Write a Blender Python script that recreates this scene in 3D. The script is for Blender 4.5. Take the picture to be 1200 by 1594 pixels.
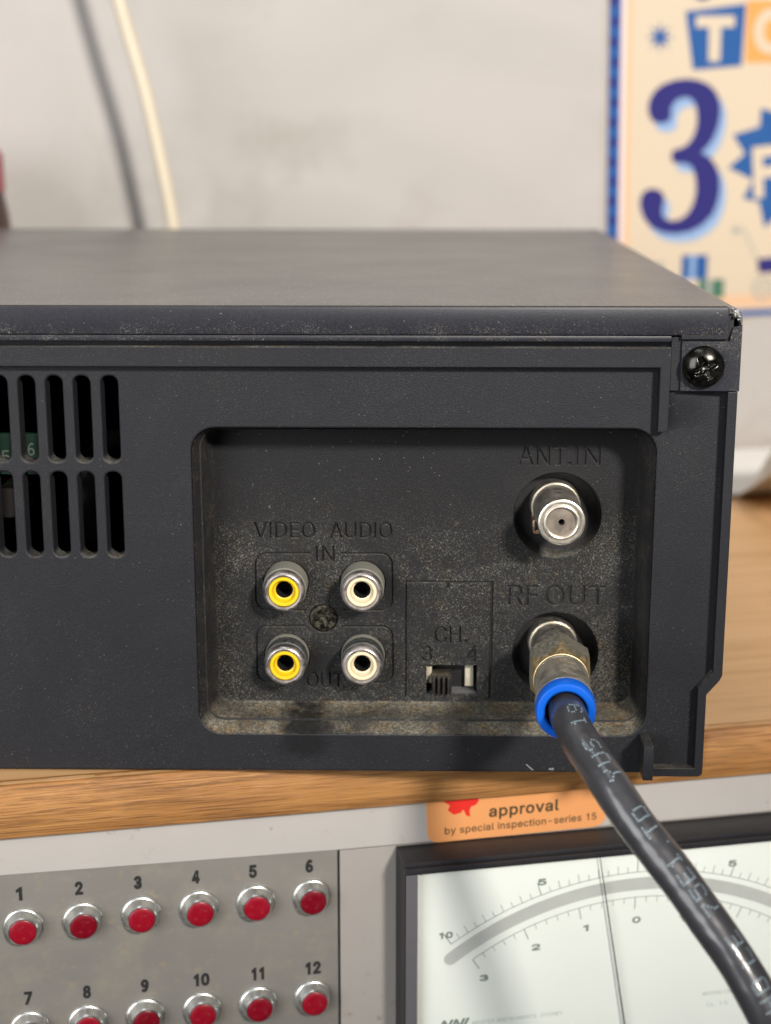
import bpy, bmesh, math, random
from mathutils import Vector, Matrix, noise
from mathutils.geometry import interpolate_bezier
random.seed(7)
for o in list(bpy.data.objects): bpy.data.objects.remove(o)
scene = bpy.context.scene
COL = scene.collection
MM = 0.001
PI = math.pi
PHI = math.radians(12.5)                       # the shelf, wall and instrument are turned this far against the recorder
P0 = Vector((73.9, 28.0, 0.0)) * MM            # a point of the shelf's front edge

# ------------------------------------------------------------------ camera
cd = bpy.data.cameras.new('camera'); cam = bpy.data.objects.new('camera', cd); COL.objects.link(cam)
yaw, pitch = -0.016, 0.2425
fwd = Vector((math.sin(yaw)*math.cos(pitch), math.cos(yaw)*math.cos(pitch), -math.sin(pitch)))
rgt = Vector((math.cos(yaw), -math.sin(yaw), 0)); upv = rgt.cross(fwd)
M = Matrix((rgt, upv, -fwd)).transposed().to_4x4(); M.translation = Vector((3.0, -290.0, 125.6))*MM
cam.matrix_world = M
cd.sensor_fit = 'VERTICAL'; cd.sensor_height = 24; cd.sensor_width = 18
cd.lens = 2445/1594*24; cd.clip_start = 0.01; cd.clip_end = 20
cd.dof.use_dof = True; cd.dof.focus_distance = 0.298; cd.dof.aperture_fstop = 9.2
scene.camera = cam

# ------------------------------------------------------------------ world, lamps, exposure
w = bpy.data.worlds.new('World'); scene.world = w; w.use_nodes = True
nt = w.node_tree; bg = nt.nodes['Background']
tc = nt.nodes.new('ShaderNodeTexCoord'); sp = nt.nodes.new('ShaderNodeSeparateXYZ')
cr = nt.nodes.new('ShaderNodeValToRGB'); mr = nt.nodes.new('ShaderNodeMapRange')
mr.inputs['From Min'].default_value = -1; mr.inputs['From Max'].default_value = 1
nt.links.new(tc.outputs['Generated'], sp.inputs[0]); nt.links.new(sp.outputs['Z'], mr.inputs['Value'])
nt.links.new(mr.outputs[0], cr.inputs['Fac'])
cr.color_ramp.elements[0].position = 0.25; cr.color_ramp.elements[0].color = (0.22, 0.20, 0.18, 1)
cr.color_ramp.elements[1].position = 0.9; cr.color_ramp.elements[1].color = (0.78, 0.80, 0.84, 1)
nt.links.new(cr.outputs[0], bg.inputs['Color']); bg.inputs['Strength'].default_value = 0.24
def lamp(name, pos, target, size, size_y, power, color):
    l = bpy.data.lights.new(name, 'AREA'); l.shape = 'RECTANGLE'; l.size = size; l.size_y = size_y
    l.energy = power; l.color = color
    o = bpy.data.objects.new(name, l); COL.objects.link(o)
    o.location = pos; o.rotation_euler = (Vector(target)-Vector(pos)).to_track_quat('-Z', 'Y').to_euler()
    return o
lamp('window_light', (-0.95, -1.25, 0.38), (0, 0, 0.0), 0.9, 1.1, 22, (0.97, 0.985, 1.0))
kp = Vector((0.66, -1.20, 0.765)); kt = Vector((0.075, 0.016, -0.083))      # key lamp, upper right; cone shaped to hold its light off the instrument below
kl = bpy.data.lights.new('work_lamp', 'SPOT'); kl.energy = 172; kl.color = (1.0, 0.94, 0.87); kl.shadow_soft_size = 0.10
HALF = math.radians(36); kl.spot_size = 2*HALF; kl.spot_blend = 0.17
kd = (kt-kp).normalized(); side = kd.cross(Vector((0, 0, 1))).normalized()
kd = Matrix.Rotation(HALF, 3, side) @ kd
ko = bpy.data.objects.new('work_lamp', kl); COL.objects.link(ko); ko.location = kp; ko.rotation_euler = kd.to_track_quat('-Z', 'Y').to_euler()
lamp('overhead_fill', (-0.35, -0.10, 1.5), (0, 0.05, 0.0), 1.2, 0.25, 5, (0.95, 0.98, 1.0))  # dim overhead softbox, added for soft fill and highlights on the metal
scene.view_settings.view_transform = 'Standard'; scene.view_settings.look = 'None'
scene.view_settings.exposure = 0.0; scene.view_settings.gamma = 1.0
scene.render.engine = 'CYCLES'
scene.cycles.caustics_reflective = False; scene.cycles.caustics_refractive = False
scene.render.resolution_x = 771; scene.render.resolution_y = 1024

# ------------------------------------------------------------------ materials
class NT:
    """tiny helper to write node trees"""
    def __init__(s, name):
        s.m = bpy.data.materials.new(name); s.m.use_nodes = True; s.t = s.m.node_tree
        s.b = s.t.nodes['Principled BSDF']
        s.co = s.t.nodes.new('ShaderNodeTexCoord').outputs['Object']
    def n(s, typ, **kw):
        x = s.t.nodes.new(typ)
        for k, v in kw.items(): setattr(x, k, v)
        return x
    def put(s, sock, v):
        if isinstance(v, bpy.types.NodeSocket): s.t.links.new(v, sock)
        elif isinstance(v, (tuple, list)) and len(v) == 3 and sock.type == 'RGBA': sock.default_value = (*v, 1)
        else: sock.default_value = v
    def math(s, op, a, b=0.0, c=0.0, clamp=False):
        x = s.n('ShaderNodeMath', operation=op, use_clamp=clamp)
        s.put(x.inputs[0], a); s.put(x.inputs[1], b)
        if op in ('MULTIPLY_ADD',): s.put(x.inputs[2], c)
        return x.outputs[0]
    def mapping(s, scale=(1, 1, 1), loc=(0, 0, 0), rot=(0, 0, 0), src=None):
        x = s.n('ShaderNodeMapping'); s.put(x.inputs['Vector'], src or s.co)
        x.inputs['Scale'].default_value = scale; x.inputs['Location'].default_value = loc; x.inputs['Rotation'].default_value = rot
        return x.outputs[0]
    def noise(s, scale, detail=3, rough=.55, vec=None, dist=0.0):
        x = s.n('ShaderNodeTexNoise'); s.put(x.inputs['Vector'], vec or s.co)
        x.inputs['Scale'].default_value = scale; x.inputs['Detail'].default_value = detail
        x.inputs['Roughness'].default_value = rough; x.inputs['Distortion'].default_value = dist
        return x.outputs['Fac']
    def voro(s, scale, vec=None, feature='F1', out='Distance'):
        x = s.n('ShaderNodeTexVoronoi', feature=feature); s.put(x.inputs['Vector'], vec or s.co)
        x.inputs['Scale'].default_value = scale
        return x.outputs[out]
    def ramp(s, v, a, b, lo=0.0, hi=1.0):
        x = s.n('ShaderNodeMapRange'); x.clamp = True; s.put(x.inputs['Value'], v)
        x.inputs['From Min'].default_value = a; x.inputs['From Max'].default_value = b
        x.inputs['To Min'].default_value = lo; x.inputs['To Max'].default_value = hi
        return x.outputs[0]
    def mix(s, f, a, b):
        x = s.n('ShaderNodeMix', data_type='RGBA'); s.put(x.inputs[0], f); s.put(x.inputs[6], a); s.put(x.inputs[7], b)
        return x.outputs[2]
    def bump(s, h, strength, dist, prev=None):
        x = s.n('ShaderNodeBump'); x.inputs['Strength'].default_value = strength; x.inputs['Distance'].default_value = dist
        s.put(x.inputs['Height'], h)
        if prev is not None: s.put(x.inputs['Normal'], prev)
        return x.outputs[0]
    def normal_z(s):
        g = s.n('ShaderNodeNewGeometry'); x = s.n('ShaderNodeSeparateXYZ'); s.put(x.inputs[0], g.outputs['True Normal'])
        return x.outputs['Z']
    def set(s, **kw):
        for k, v in kw.items(): s.put(s.b.inputs[k.replace('_', ' ')], v)
        return s.m

def plain(name, color, rough=.5, metal=0.0, spec=.5, bump=0.0, bscale=3000, vary=.0, vscale=120):
    t = NT(name)
    c = color
    if vary: c = t.mix(t.noise(vscale, 4), tuple(x*(1-vary) for x in color), tuple(min(1, x*(1+vary)) for x in color))
    t.set(Base_Color=c, Roughness=rough, Metallic=metal, Specular_IOR_Level=spec)
    if bump: t.set(Normal=t.bump(t.noise(bscale, 3), bump, 0.0002))
    return t.m

def black_plastic(name, base=(.0135, .0140, .0180), dust=(.27, .26, .22), amount=.25, up=1.0, patch=60, rough=.50, texture=.6, blot=True, fade=None, loc=(0, 0, 0), stain=None):
    """moulded black plastic with a fine spark texture, lint specks and settled dust on whatever faces up"""
    t = NT(name)
    src = t.mapping(loc=loc)
    grain = t.noise(5200, 2, .5, src)
    warp = t.n('ShaderNodeVectorMath', operation='MULTIPLY_ADD')
    nz = t.n('ShaderNodeTexNoise'); t.put(nz.inputs['Vector'], src); nz.inputs['Scale'].default_value = 900
    t.put(warp.inputs[0], nz.outputs['Color']); warp.inputs[1].default_value = (.0009, .0009, .0009); t.put(warp.inputs[2], src)
    v1 = t.voro(4200, warp.outputs[0]); vc = t.n('ShaderNodeTexVoronoi'); t.put(vc.inputs['Vector'], warp.outputs[0]); vc.inputs['Scale'].default_value = 4600; cs = t.n('ShaderNodeSeparateColor'); t.put(cs.inputs[0], vc.outputs['Color']); rnd = cs.outputs[0]; v2 = t.voro(900, warp.outputs[0])
    big = t.noise(patch, 5, .6, src, .6)
    dens = t.ramp(big, .20, .74)
    if fade is not None: dens = t.math('MULTIPLY', dens, fade(t))
    r1 = t.math('MULTIPLY', dens, .62*amount*2)
    speck = t.math('LESS_THAN', v1, r1)
    speck = t.math('MULTIPLY', speck, t.math('MULTIPLY', t.ramp(t.noise(900, 2, .5, src), .30, .60, .35, 1), t.ramp(rnd, .15, 1.0)))
    sp2 = t.math('MULTIPLY', t.math('LESS_THAN', v2, .10), t.ramp(t.noise(300, 2, .5, src), .48, .62))
    sp2 = t.math('MULTIPLY', sp2, min(1, amount*2.5))
    film = t.math('MULTIPLY', dens, .03*amount*2)
    nzz = t.math('MULTIPLY', t.ramp(t.normal_z(), .22, .75), up)
    heavy = t.math('MULTIPLY', nzz, t.math('MULTIPLY', t.ramp(t.noise(1300, 5, .75, src), .36, .62, .30, 1.0), t.ramp(t.noise(110, 3, .6, src), .36, .60, .28, 1.0)))
    heavy = t.math('MULTIPLY', heavy, t.ramp(rnd, 0, 1, .35, 1.45))
    f = t.math('MAXIMUM', t.math('MULTIPLY', speck, .62), t.math('MULTIPLY', sp2, .55))
    f = t.math('ADD', f, film, clamp=True)
    f = t.math('MAXIMUM', f, t.math('MULTIPLY', heavy, .54))
    if stain is not None:      # a greasy dark blot that has wetted the dust
        vm = t.n('ShaderNodeVectorMath', operation='MULTIPLY_ADD'); n3 = t.n('ShaderNodeTexNoise'); t.put(n3.inputs['Vector'], t.co); n3.inputs['Scale'].default_value = 520; n3.inputs['Detail'].default_value = 6
        t.put(vm.inputs[0], n3.outputs['Color']); vm.inputs[1].default_value = (.005, .005, .005); t.put(vm.inputs[2], t.co)
        ds = t.n('ShaderNodeVectorMath', operation='DISTANCE'); mp = t.mapping(scale=(.75, 0, 1), src=vm.outputs[0]); t.put(ds.inputs[0], mp)
        ds.inputs[1].default_value = ((stain[0]*MM+.0025)*.75, 0, stain[1]*MM+.0025)
        blot_ = t.ramp(ds.outputs['Value'], stain[2]*MM*.45, stain[2]*MM, 1, 0)
        f = t.math('MULTIPLY', f, t.math('SUBTRACT', 1.0, t.math('MULTIPLY', blot_, .9)))
        base_mul = t.math('SUBTRACT', 1.0, t.math('MULTIPLY', blot_, .55))
    b2 = t.mix(t.math('MULTIPLY_ADD', t.ramp(t.noise(3600, 2, .6), .3, .7), .6, t.math('MULTIPLY', t.noise(35, 4), .4)), tuple(x*.45 for x in base), tuple(x*1.25 for x in base))
    if stain is not None: b2 = t.mix(base_mul, (.002, .002, .002), b2)
    dcol = t.mix(t.ramp(t.noise(240, 3, .6, src), .50, .66), dust, (dust[0]*1.05, dust[1]*.88, dust[2]*.66))
    t.set(Base_Color=t.mix(f, b2, dcol), Roughness=t.mix(f, (rough,)*3, (.9,)*3), Specular_IOR_Level=.25)
    n1 = t.bump(grain, texture, .00012); t.set(Normal=t.bump(f, .25, .0002, n1))
    return t.m

def zfade(lo, hi, a, b, axis='Z'):
    def f(t):
        x = t.n('ShaderNodeSeparateXYZ'); t.put(x.inputs[0], t.co)
        return t.ramp(x.outputs[axis], lo*MM, hi*MM, a, b)
    return f

m_face = black_plastic('black_panel_plastic', amount=.20, up=.9, patch=45, stain=(-17.8, 6.0, 4.6))
m_floor = black_plastic('dusty_recess_plastic', base=(.0105, .0105, .0120), amount=.54, up=.9, patch=48, rough=.52, fade=zfade(64, 42, .12, 1))
m_tub = black_plastic('recess_wall_plastic', stain=(-17.8, 8.2, 5.0), base=(.015, .015, .017), amount=.35, up=1.25, patch=160, dust=(.31, .275, .205))
m_rim = black_plastic('edge_plastic', base=(.0150, .0155, .0195), amount=.07, up=.8)
m_lip = black_plastic('painted_metal_lip', base=(.0185, .0195, .0270), amount=.42, up=.15, patch=90, rough=.42, texture=.15, fade=zfade(92, 88.5, 0.05, 1))
m_dark = plain('dark_interior', (.006, .006, .007), .6)
m_well = black_plastic('well_plastic', base=(.018, .018, .020), amount=.15, up=1.0)

def top_paint():
    t = NT('satin_cover_paint')
    vx = t.n('ShaderNodeTexVoronoi', voronoi_dimensions='2D'); t.put(vx.inputs['Vector'], t.mapping(loc=(.3, .1, 0))); vx.inputs['Scale'].default_value = 480; v = vx.outputs['Distance']
    sp = t.math('MULTIPLY', t.math('LESS_THAN', v, .11), t.ramp(t.noise(700, 1), .50, .56))
    fine = t.ramp(t.noise(2600, 2), .6, .75)
    f = t.math('ADD', t.math('MULTIPLY', sp, .6), t.math('MULTIPLY', fine, .16), clamp=True)
    film = t.ramp(t.noise(14, 5), .3, .75, .16, .30)
    c = t.mix(film, (.050, .050, .053), (.32, .30, .27))
    t.set(Base_Color=t.mix(f, c, (.45, .43, .38)), Roughness=t.ramp(t.noise(25, 5), .3, .7, .32, .42), Specular_IOR_Level=.62)
    t.set(Normal=t.bump(t.noise(3800, 2), .10, .0001))
    return t.m
m_top = top_paint()

def wood(name, c1, c2, c3, rough=.42, axis_scale=(14, 260, 260), bumpy=.25, glints=False, lines=.75):
    t = NT(name)
    v = t.mapping(scale=axis_scale)
    wv = t.noise(1.0, 6, .62, v, .5)
    v2 = t.mapping(scale=(axis_scale[0]*2.2, axis_scale[1]*5.5, axis_scale[2]*5.5), loc=(.4, .2, .7))
    fine = t.noise(1.0, 5, .65, v2, .3)
    v3 = t.mapping(scale=(axis_scale[0]*.5, axis_scale[1]*.16, axis_scale[2]*.16), loc=(3, 1, 0))
    broad = t.noise(1.0, 3, .5, v3, .8)
    c = t.mix(t.ramp(wv, .36, .64), c1, c2)
    c = t.mix(t.math('MULTIPLY', t.ramp(fine, .50, .60), lines), c, c3)
    c = t.mix(t.ramp(broad, .35, .7, 0, .45), c, c1)
    t.set(Base_Color=c, Roughness=t.ramp(fine, .3, .7, rough*.85, rough*1.3))
    t.set(Normal=t.bump(t.math('ADD', fine, t.math('MULTIPLY', wv, .6)), bumpy, .0003))
    return t.m
m_wood_top = wood('pale_oak_veneer', (.62, .385, .19), (.54, .315, .14), (.38, .205, .08), .45, (9, 90, 90), .10, lines=.4)
m_wood_edge = wood('oak_edge', (.43, .205, .062), (.27, .115, .030), (.085, .032, .009), .45, (30, 330, 520), .9, lines=.7)

def wall_mat():
    t = NT('painted_wall')
    a = t.noise(7, 5, .6, t.mapping(scale=(1, 1, 1.6)), 1.0); b = t.noise(26, 4, .6)
    c = t.mix(t.ramp(a, .35, .7), (.385, .362, .345), (.335, .318, .298))
    sm = t.math('MULTIPLY', t.ramp(b, .54, .72), t.ramp(t.noise(9, 2, .5, t.mapping(loc=(2, 1, 4))), .48, .62))
    c = t.mix(t.math('MULTIPLY', sm, .38), c, (.20, .18, .14))
    t.set(Base_Color=c, Roughness=.7, Normal=t.bump(t.noise(400, 4), .12, .0005))
    return t.m
m_wall = wall_mat()

def aluminium():
    t = NT('stained_aluminium')
    br = t.noise(1.0, 3, .5, t.mapping(scale=(60, 60, 2600)))
    st = t.ramp(t.noise(140, 5, .7), .50, .68); st2 = t.ramp(t.noise(420, 3, .6, t.mapping(loc=(1, 2, 3))), .60, .72)
    c = t.mix(t.ramp(t.noise(22, 3), .3, .7), (.285, .268, .243), (.235, .222, .203))
    c = t.mix(t.math('MULTIPLY', st, .6), c, (.33, .295, .24)); c = t.mix(t.math('MULTIPLY', st2, .6), c, (.36, .30, .21))
    t.set(Base_Color=c, Metallic=.35, Roughness=t.ramp(br, .3, .7, .42, .52), Normal=t.bump(br, .06, .0001))
    return t.m
m_alu = aluminium()
def case_paint(name, col, spot=.5):
    t = NT(name)
    s = t.math('MULTIPLY', t.math('LESS_THAN', t.voro(130), .10), t.ramp(t.noise(60, 2), .40, .55))
    s2 = t.math('MULTIPLY', t.ramp(t.noise(300, 4, .7), .60, .72), t.ramp(t.noise(45, 3), .5, .6))
    c = t.mix(t.ramp(t.noise(40, 4), .3, .7), tuple(x*.93 for x in col), col)
    c = t.mix(t.math('MULTIPLY', t.math('MAXIMUM', s, s2), spot), c, (.17, .10, .05))
    t.set(Base_Color=c, Roughness=.5, Normal=t.bump(t.noise(900, 3), .1, .0002))
    return t.m
m_strip = case_paint('case_cream_paint', (.415, .392, .368))
m_case = case_paint('case_beige_panel', (.33, .305, .28), .6)
m_meterblack = black_plastic('meter_bezel_black', base=(.022, .022, .026), amount=.3, up=.22, patch=160, dust=(.13, .09, .06), rough=.42, texture=.1)
m_metergrey = plain('meter_inner_grey', (.105, .10, .11), .45, vary=.1)
m_print = plain('black_print', (.018, .018, .018), .5)
m_dialprint = plain('dial_ink', (.20, .24, .21), .6)
m_dialfaint = plain('dial_faint_ink', (.47, .54, .48), .6)
m_dial = plain('dial_card', (.86, .90, .835), .5, vary=.035, vscale=60)
m_band = plain('mirror_band', (.62, .64, .60), .30, .2, vary=.16, vscale=120)
m_needle = plain('needle_black', (.03, .03, .03), .4)
m_green = plain('circuit_board_green', (.008, .035, .02), .4)
m_white = plain('white_print', (.6, .6, .58), .5)
m_brown = plain('capacitor_brown', (.045, .025, .018), .4)
def metal(name, col, rough, grime=(.16, .13, .09), g=.4, scale=500):
    t = NT(name)
    f = t.math('MULTIPLY', t.ramp(t.noise(scale, 5, .7), .45, .70), g)
    t.set(Base_Color=t.mix(f, col, grime), Metallic=t.ramp(f, 0, 1, 1, .2), Roughness=t.ramp(f, 0, 1, rough, .75), Normal=t.bump(t.noise(2500, 3), .08, .0001))
    return t.m
m_nickel = metal('dull_nickel', (.52, .475, .455), .34, g=.55)
m_shellside = plain('dusty_shell', (.215, .21, .175), .7, .25, bump=.3, vary=.25, vscale=500)
m_shelldark = metal('bare_shell_band', (.20, .205, .20), .45, (.10, .10, .085), .6, 800)
m_fnickel = metal('bright_nickel', (.74, .69, .60), .36, g=.25)
m_fface = metal('connector_face', (.42, .36, .30), .42, g=.35)
m_brass = metal('worn_brass_nut', (.66, .61, .49), .40, (.24, .21, .14), .5, 1400)
m_brassedge = metal('bare_brass_edge', (.80, .61, .33), .40, (.35, .26, .13), .35, 900)
m_sleeve = metal('crimp_sleeve_metal', (.70, .65, .56), .42, (.26, .20, .13), .5, 380)
m_chrome = metal('button_chrome', (.66, .67, .65), .31, (.3, .28, .24), .25, 300)
m_yellow = plain('yellow_plastic', (.72, .48, .010), .4, vary=.14, vscale=500)
m_cream = plain('cream_plastic', (.70, .59, .40), .4, vary=.12, vscale=500)
m_hole = plain('black_hole', (.004, .004, .004), .7)
m_red = plain('red_cap', (.21, .001, .010), .30, bump=.25, bscale=500)
m_blue = plain('blue_ring', (.002, .10, .55), .33, bump=.1, bscale=700)
m_screw = metal('black_screw', (.035, .035, .032), .17, (.05, .04, .03), .35, 260)
m_screw2 = metal('dull_black_screw', (.03, .028, .022), .4, (.12, .11, .08), .8, 900)
m_mark = plain('pale_blue_ink', (.33, .44, .50), .5)
def red_mat():
    t = NT('red_cap_plastic')
    oi = t.n('ShaderNodeObjectInfo')
    c = t.mix(oi.outputs['Random'], (.15, .001, .008), (.26, .003, .014))
    c = t.mix(t.math('MULTIPLY', t.ramp(t.noise(900, 4, .7), .58, .72), .25), c, (.30, .14, .12))
    t.set(Base_Color=c, Roughness=t.ramp(t.noise(600, 4), .3, .7, .24, .42), Normal=t.bump(t.noise(420, 3), .3, .0002))
    return t.m
m_red = red_mat()
def cable_mat():
    t = NT('glossy_black_jacket')
    sc = t.math('MULTIPLY', t.ramp(t.noise(1.0, 4, .7, t.mapping(scale=(900, 900, 900))), .62, .72), .25)
    t.set(Base_Color=t.mix(sc, (.030, .030, .034), (.16, .15, .14)), Roughness=t.ramp(t.noise(170, 4), .3, .7, .34, .46), Specular_IOR_Level=.6, Coat_Weight=.5, Coat_Roughness=.13)
    n = t.bump(t.noise(110, 2), .5, .0014); nn = t.bump(t.noise(1800, 3), .08, .0001, n); t.set(Normal=nn, Coat_Normal=nn)
    return t.m
m_cable = cable_mat()
m_wire = plain('cream_wire', (.56, .49, .37), .45, vary=.05)
m_paper = plain('white_paper', (.80, .79, .75), .7)
m_poster = plain('poster_cream', (0.495, 0.418, 0.317), .6, 0.0, .12, vary=.03, vscale=20)
m_pnavy = plain('poster_navy', (.022, .020, .13), .6, 0.0, .12)
m_pblue = plain('poster_blue', (.018, .078, .24), .6, 0.0, .12)
m_plight = plain('poster_light_blue', (0.21, 0.315, 0.495), .6, 0.0, .12)
m_porange = plain('poster_orange', (0.576, 0.272, 0.08), .6, 0.0, .12)
m_ppeach = plain('poster_peach', (0.57, 0.375, 0.24), .6, 0.0, .12)
m_pgreen = plain('poster_green', (.05, .13, .09), .6, 0.0, .12)
m_pgrey = plain('poster_grey', (.30, .30, .27), .6, 0.0, .12)
m_sticker = plain('orange_sticker', (.66, .29, .105), .45, vary=.04, vscale=60)
m_stred = plain('sticker_red', (.62, .02, .012), .5)
m_sttext = plain('sticker_brown_ink', (.07, .045, .02), .5)
m_bottle = plain('dark_brown_bottle', (.045, .018, .014), .3)
m_pink = plain('pink_cap', (.30, .07, .085), .4)

def glass_mat():
    t = NT('clear_meter_window')
    tr = t.n('ShaderNodeBsdfTransparent'); gl = t.n('ShaderNodeBsdfGlossy'); gl.inputs['Roughness'].default_value = .06
    lw = t.n('ShaderNodeLayerWeight'); lw.inputs['Blend'].default_value = .5
    fr = t.n('ShaderNodeMath', operation='MULTIPLY_ADD'); t.put(fr.inputs[0], t.math('POWER', lw.outputs['Facing'], 5.0)); fr.inputs[1].default_value = .9; fr.inputs[2].default_value = .035
    mx = t.n('ShaderNodeMixShader'); t.put(mx.inputs[0], fr.outputs[0]); t.put(mx.inputs[1], tr.outputs[0]); t.put(mx.inputs[2], gl.outputs[0])
    t.t.links.new(mx.outputs[0], t.t.nodes['Material Output'].inputs['Surface'])
    return t.m
m_glass = glass_mat()

# ------------------------------------------------------------------ builders
def link_mesh(name, me, mat, parent=None, smooth=35):
    me.name = name
    if mat is not None:
        if len(me.materials): me.materials.clear()
        for x in (mat if isinstance(mat, (list, tuple)) else [mat]): me.materials.append(x)
    if smooth:
        for p in me.polygons: p.use_smooth = True
        me.set_sharp_from_angle(angle=math.radians(smooth))
    o = bpy.data.objects.new(name, me); COL.objects.link(o)
    if parent is not None: o.parent = parent
    return o
def from_bm(name, bm, mat, parent=None, smooth=35):
    bmesh.ops.scale(bm, vec=(MM, MM, MM), verts=bm.verts)
    me = bpy.data.meshes.new(name); bm.to_mesh(me); bm.free()
    return link_mesh(name, me, mat, parent, smooth)
def tag(o, label=None, cat=None, group=None, kind=None):
    if label: o['label'] = label
    if cat: o['category'] = cat
    if group: o['group'] = group
    if kind: o['kind'] = kind
    return o
def thing(name, label, cat, loc=(0, 0, 0), rotz=0.0, group=None):
    o = bpy.data.objects.new(name, None); COL.objects.link(o); o.empty_display_size = .01
    o.location = loc; o.rotation_euler = (0, 0, rotz)
    return tag(o, label, cat, group)
def box(bm, x0, x1, y0, y1, z0, z1, bev=0.0, seg=2):
    r = bmesh.ops.create_cube(bm, size=1)
    vs = r['verts']
    for v in vs:
        v.co = Vector((x0 if v.co.x < 0 else x1, y0 if v.co.y < 0 else y1, z0 if v.co.z < 0 else z1))
    if bev:
        es = list({e for v in vs for e in v.link_edges})
        bmesh.ops.bevel(bm, geom=es, offset=bev, segments=seg, affect='EDGES', profile=.5)
def box_obj(name, dims, mat, parent=None, bev=0.0, smooth=35):
    bm = bmesh.new(); box(bm, *dims, bev=bev); return from_bm(name, bm, mat, parent, smooth)
def lathe(bm, prof, cx, cz, seg=48, ang0=0.0, close_end=False, squash=1.0):
    """profile of (radius, y), turned about the axis through (cx, cz) along y"""
    rings = []
    for r, y in prof:
        rings.append([bm.verts.new((cx+r*math.cos(ang0+2*PI*k/seg), y, cz+r*math.sin(ang0+2*PI*k/seg)*squash)) for k in range(seg)])
    for a, b in zip(rings, rings[1:]):
        for k in range(seg):
            bm.faces.new((a[k], a[(k+1) % seg], b[(k+1) % seg], b[k]))
    if close_end: bm.faces.new(rings[-1])
    bmesh.ops.recalc_face_normals(bm, faces=bm.faces)
def lathe_obj(name, prof, cx, cz, mat, parent, seg=48, close_end=False, smooth=35):
    bm = bmesh.new(); lathe(bm, prof, cx, cz, seg, close_end=close_end); return from_bm(name, bm, mat, parent, smooth)
def tube(bm, pts, rad, seg=24, caps=True, sub=8):
    """smooth tube through the points; rad is a number or a function of 0..1; returns centre frames"""
    P = [Vector(p) for p in pts]; Q = []
    for i in range(len(P)-1):
        a = P[max(i-1, 0)]; b = P[i]; c = P[i+1]; d = P[min(i+2, len(P)-1)]
        for k in range(sub):
            t = k/sub
            Q.append(.5*((2*b)+(c-a)*t+(2*a-5*b+4*c-d)*t*t+(3*b-a-3*c+d)*t**3))
    Q.append(P[-1]); fr = []
    up = Vector((0, 0, 1)); T = (Q[1]-Q[0]).normalized()
    if abs(T.dot(up)) > .9: up = Vector((1, 0, 0))
    nrm = (up-T*up.dot(T)).normalized(); rings = []
    for i, q in enumerate(Q):
        T = (Q[min(i+1, len(Q)-1)]-Q[max(i-1, 0)]).normalized()
        nrm = (nrm-T*nrm.dot(T)).normalized(); bi = T.cross(nrm)
        r = rad(i/(len(Q)-1)) if callable(rad) else rad
        rings.append([bm.verts.new(q+(nrm*math.cos(2*PI*k/seg)+bi*math.sin(2*PI*k/seg))*r) for k in range(seg)])
        fr.append((q, T, nrm, bi, r))
    for a, b in zip(rings, rings[1:]):
        for k in range(seg): bm.faces.new((a[k], a[(k+1) % seg], b[(k+1) % seg], b[k]))
    if caps: bm.faces.new(rings[0][::-1]); bm.faces.new(rings[-1])
    return fr

# 2D outlines -> solid plates with holes (curve fill). Plates stand in the XZ plane; depth runs along y
DG = None
def fill_plate(name, polys, y_front, thick, mat, parent=None, bevel=0.0, smooth=30, seg=2, xform=None, grow=0.0):
    cu = bpy.data.curves.new(name, 'CURVE'); cu.dimensions = '2D'; cu.fill_mode = 'BOTH'
    for p in polys:
        s = cu.splines.new('POLY'); s.points.add(len(p)-1); s.use_cyclic_u = True
        for i, q in enumerate(p): s.points[i].co = (q[0], q[1], 0, 1)
    half = thick/2
    cu.bevel_depth = bevel; cu.bevel_resolution = seg; cu.offset = grow-bevel; cu.extrude = max(half-bevel, 1e-5)
    ob = bpy.data.objects.new(name, cu); COL.objects.link(ob)
    bpy.context.view_layer.update()
    dg = bpy.context.evaluated_depsgraph_get()
    me = bpy.data.meshes.new_from_object(ob.evaluated_get(dg)); bpy.data.objects.remove(ob); bpy.data.curves.remove(cu)
    for v in me.vertices:
        x, z, d = v.co
        q = Vector((x, y_front+half-d, z))
        if xform: q = xform(q)
        v.co = q*MM
    bm = bmesh.new(); bm.from_mesh(me); bmesh.ops.remove_doubles(bm, verts=bm.verts, dist=1e-7)
    bmesh.ops.recalc_face_normals(bm, faces=bm.faces); bm.to_mesh(me); bm.free()
    o = link_mesh(name, me, mat, parent, smooth)
    for p in me.polygons:
        if max(abs(c) for c in p.normal) > .9995: p.use_smooth = False
    return o
def flat(name, polys, y, mat, parent=None, thick=.05, grow=0.0):
    return fill_plate(name, polys, y, thick, mat, parent, 0, 0, grow=grow)
def rrect(x0, x1, z0, z1, r, seg=6):
    p = []
    for cx, cz, a in ((x1-r, z1-r, 0), (x0+r, z1-r, 90), (x0+r, z0+r, 180), (x1-r, z0+r, 270)):
        for k in range(seg+1):
            t = math.radians(a+90*k/seg); p.append((cx+r*math.cos(t), cz+r*math.sin(t)))
    return p
def rect(x0, x1, z0, z1): return [(x0, z0), (x1, z0), (x1, z1), (x0, z1)]
def circle(cx, cz, r, seg=40): return [(cx+r*math.cos(2*PI*k/seg), cz+r*math.sin(2*PI*k/seg)) for k in range(seg)]
def stroke(pts, wd):
    """outline of an open polyline of width wd"""
    P = [Vector(p) for p in pts]; L = []; R = []
    for i, p in enumerate(P):
        a = (P[i]-P[i-1]).normalized() if i else (P[1]-P[0]).normalized()
        b = (P[i+1]-P[i]).normalized() if i < len(P)-1 else a
        n = Vector((-(a.y+b.y), a.x+b.x)).normalized(); k = 1/max(.4, n.dot(Vector((-a.y, a.x))))
        L.append(p+n*wd/2*k); R.append(p-n*wd/2*k)
    return [tuple(v) for v in L+R[::-1]]
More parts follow.
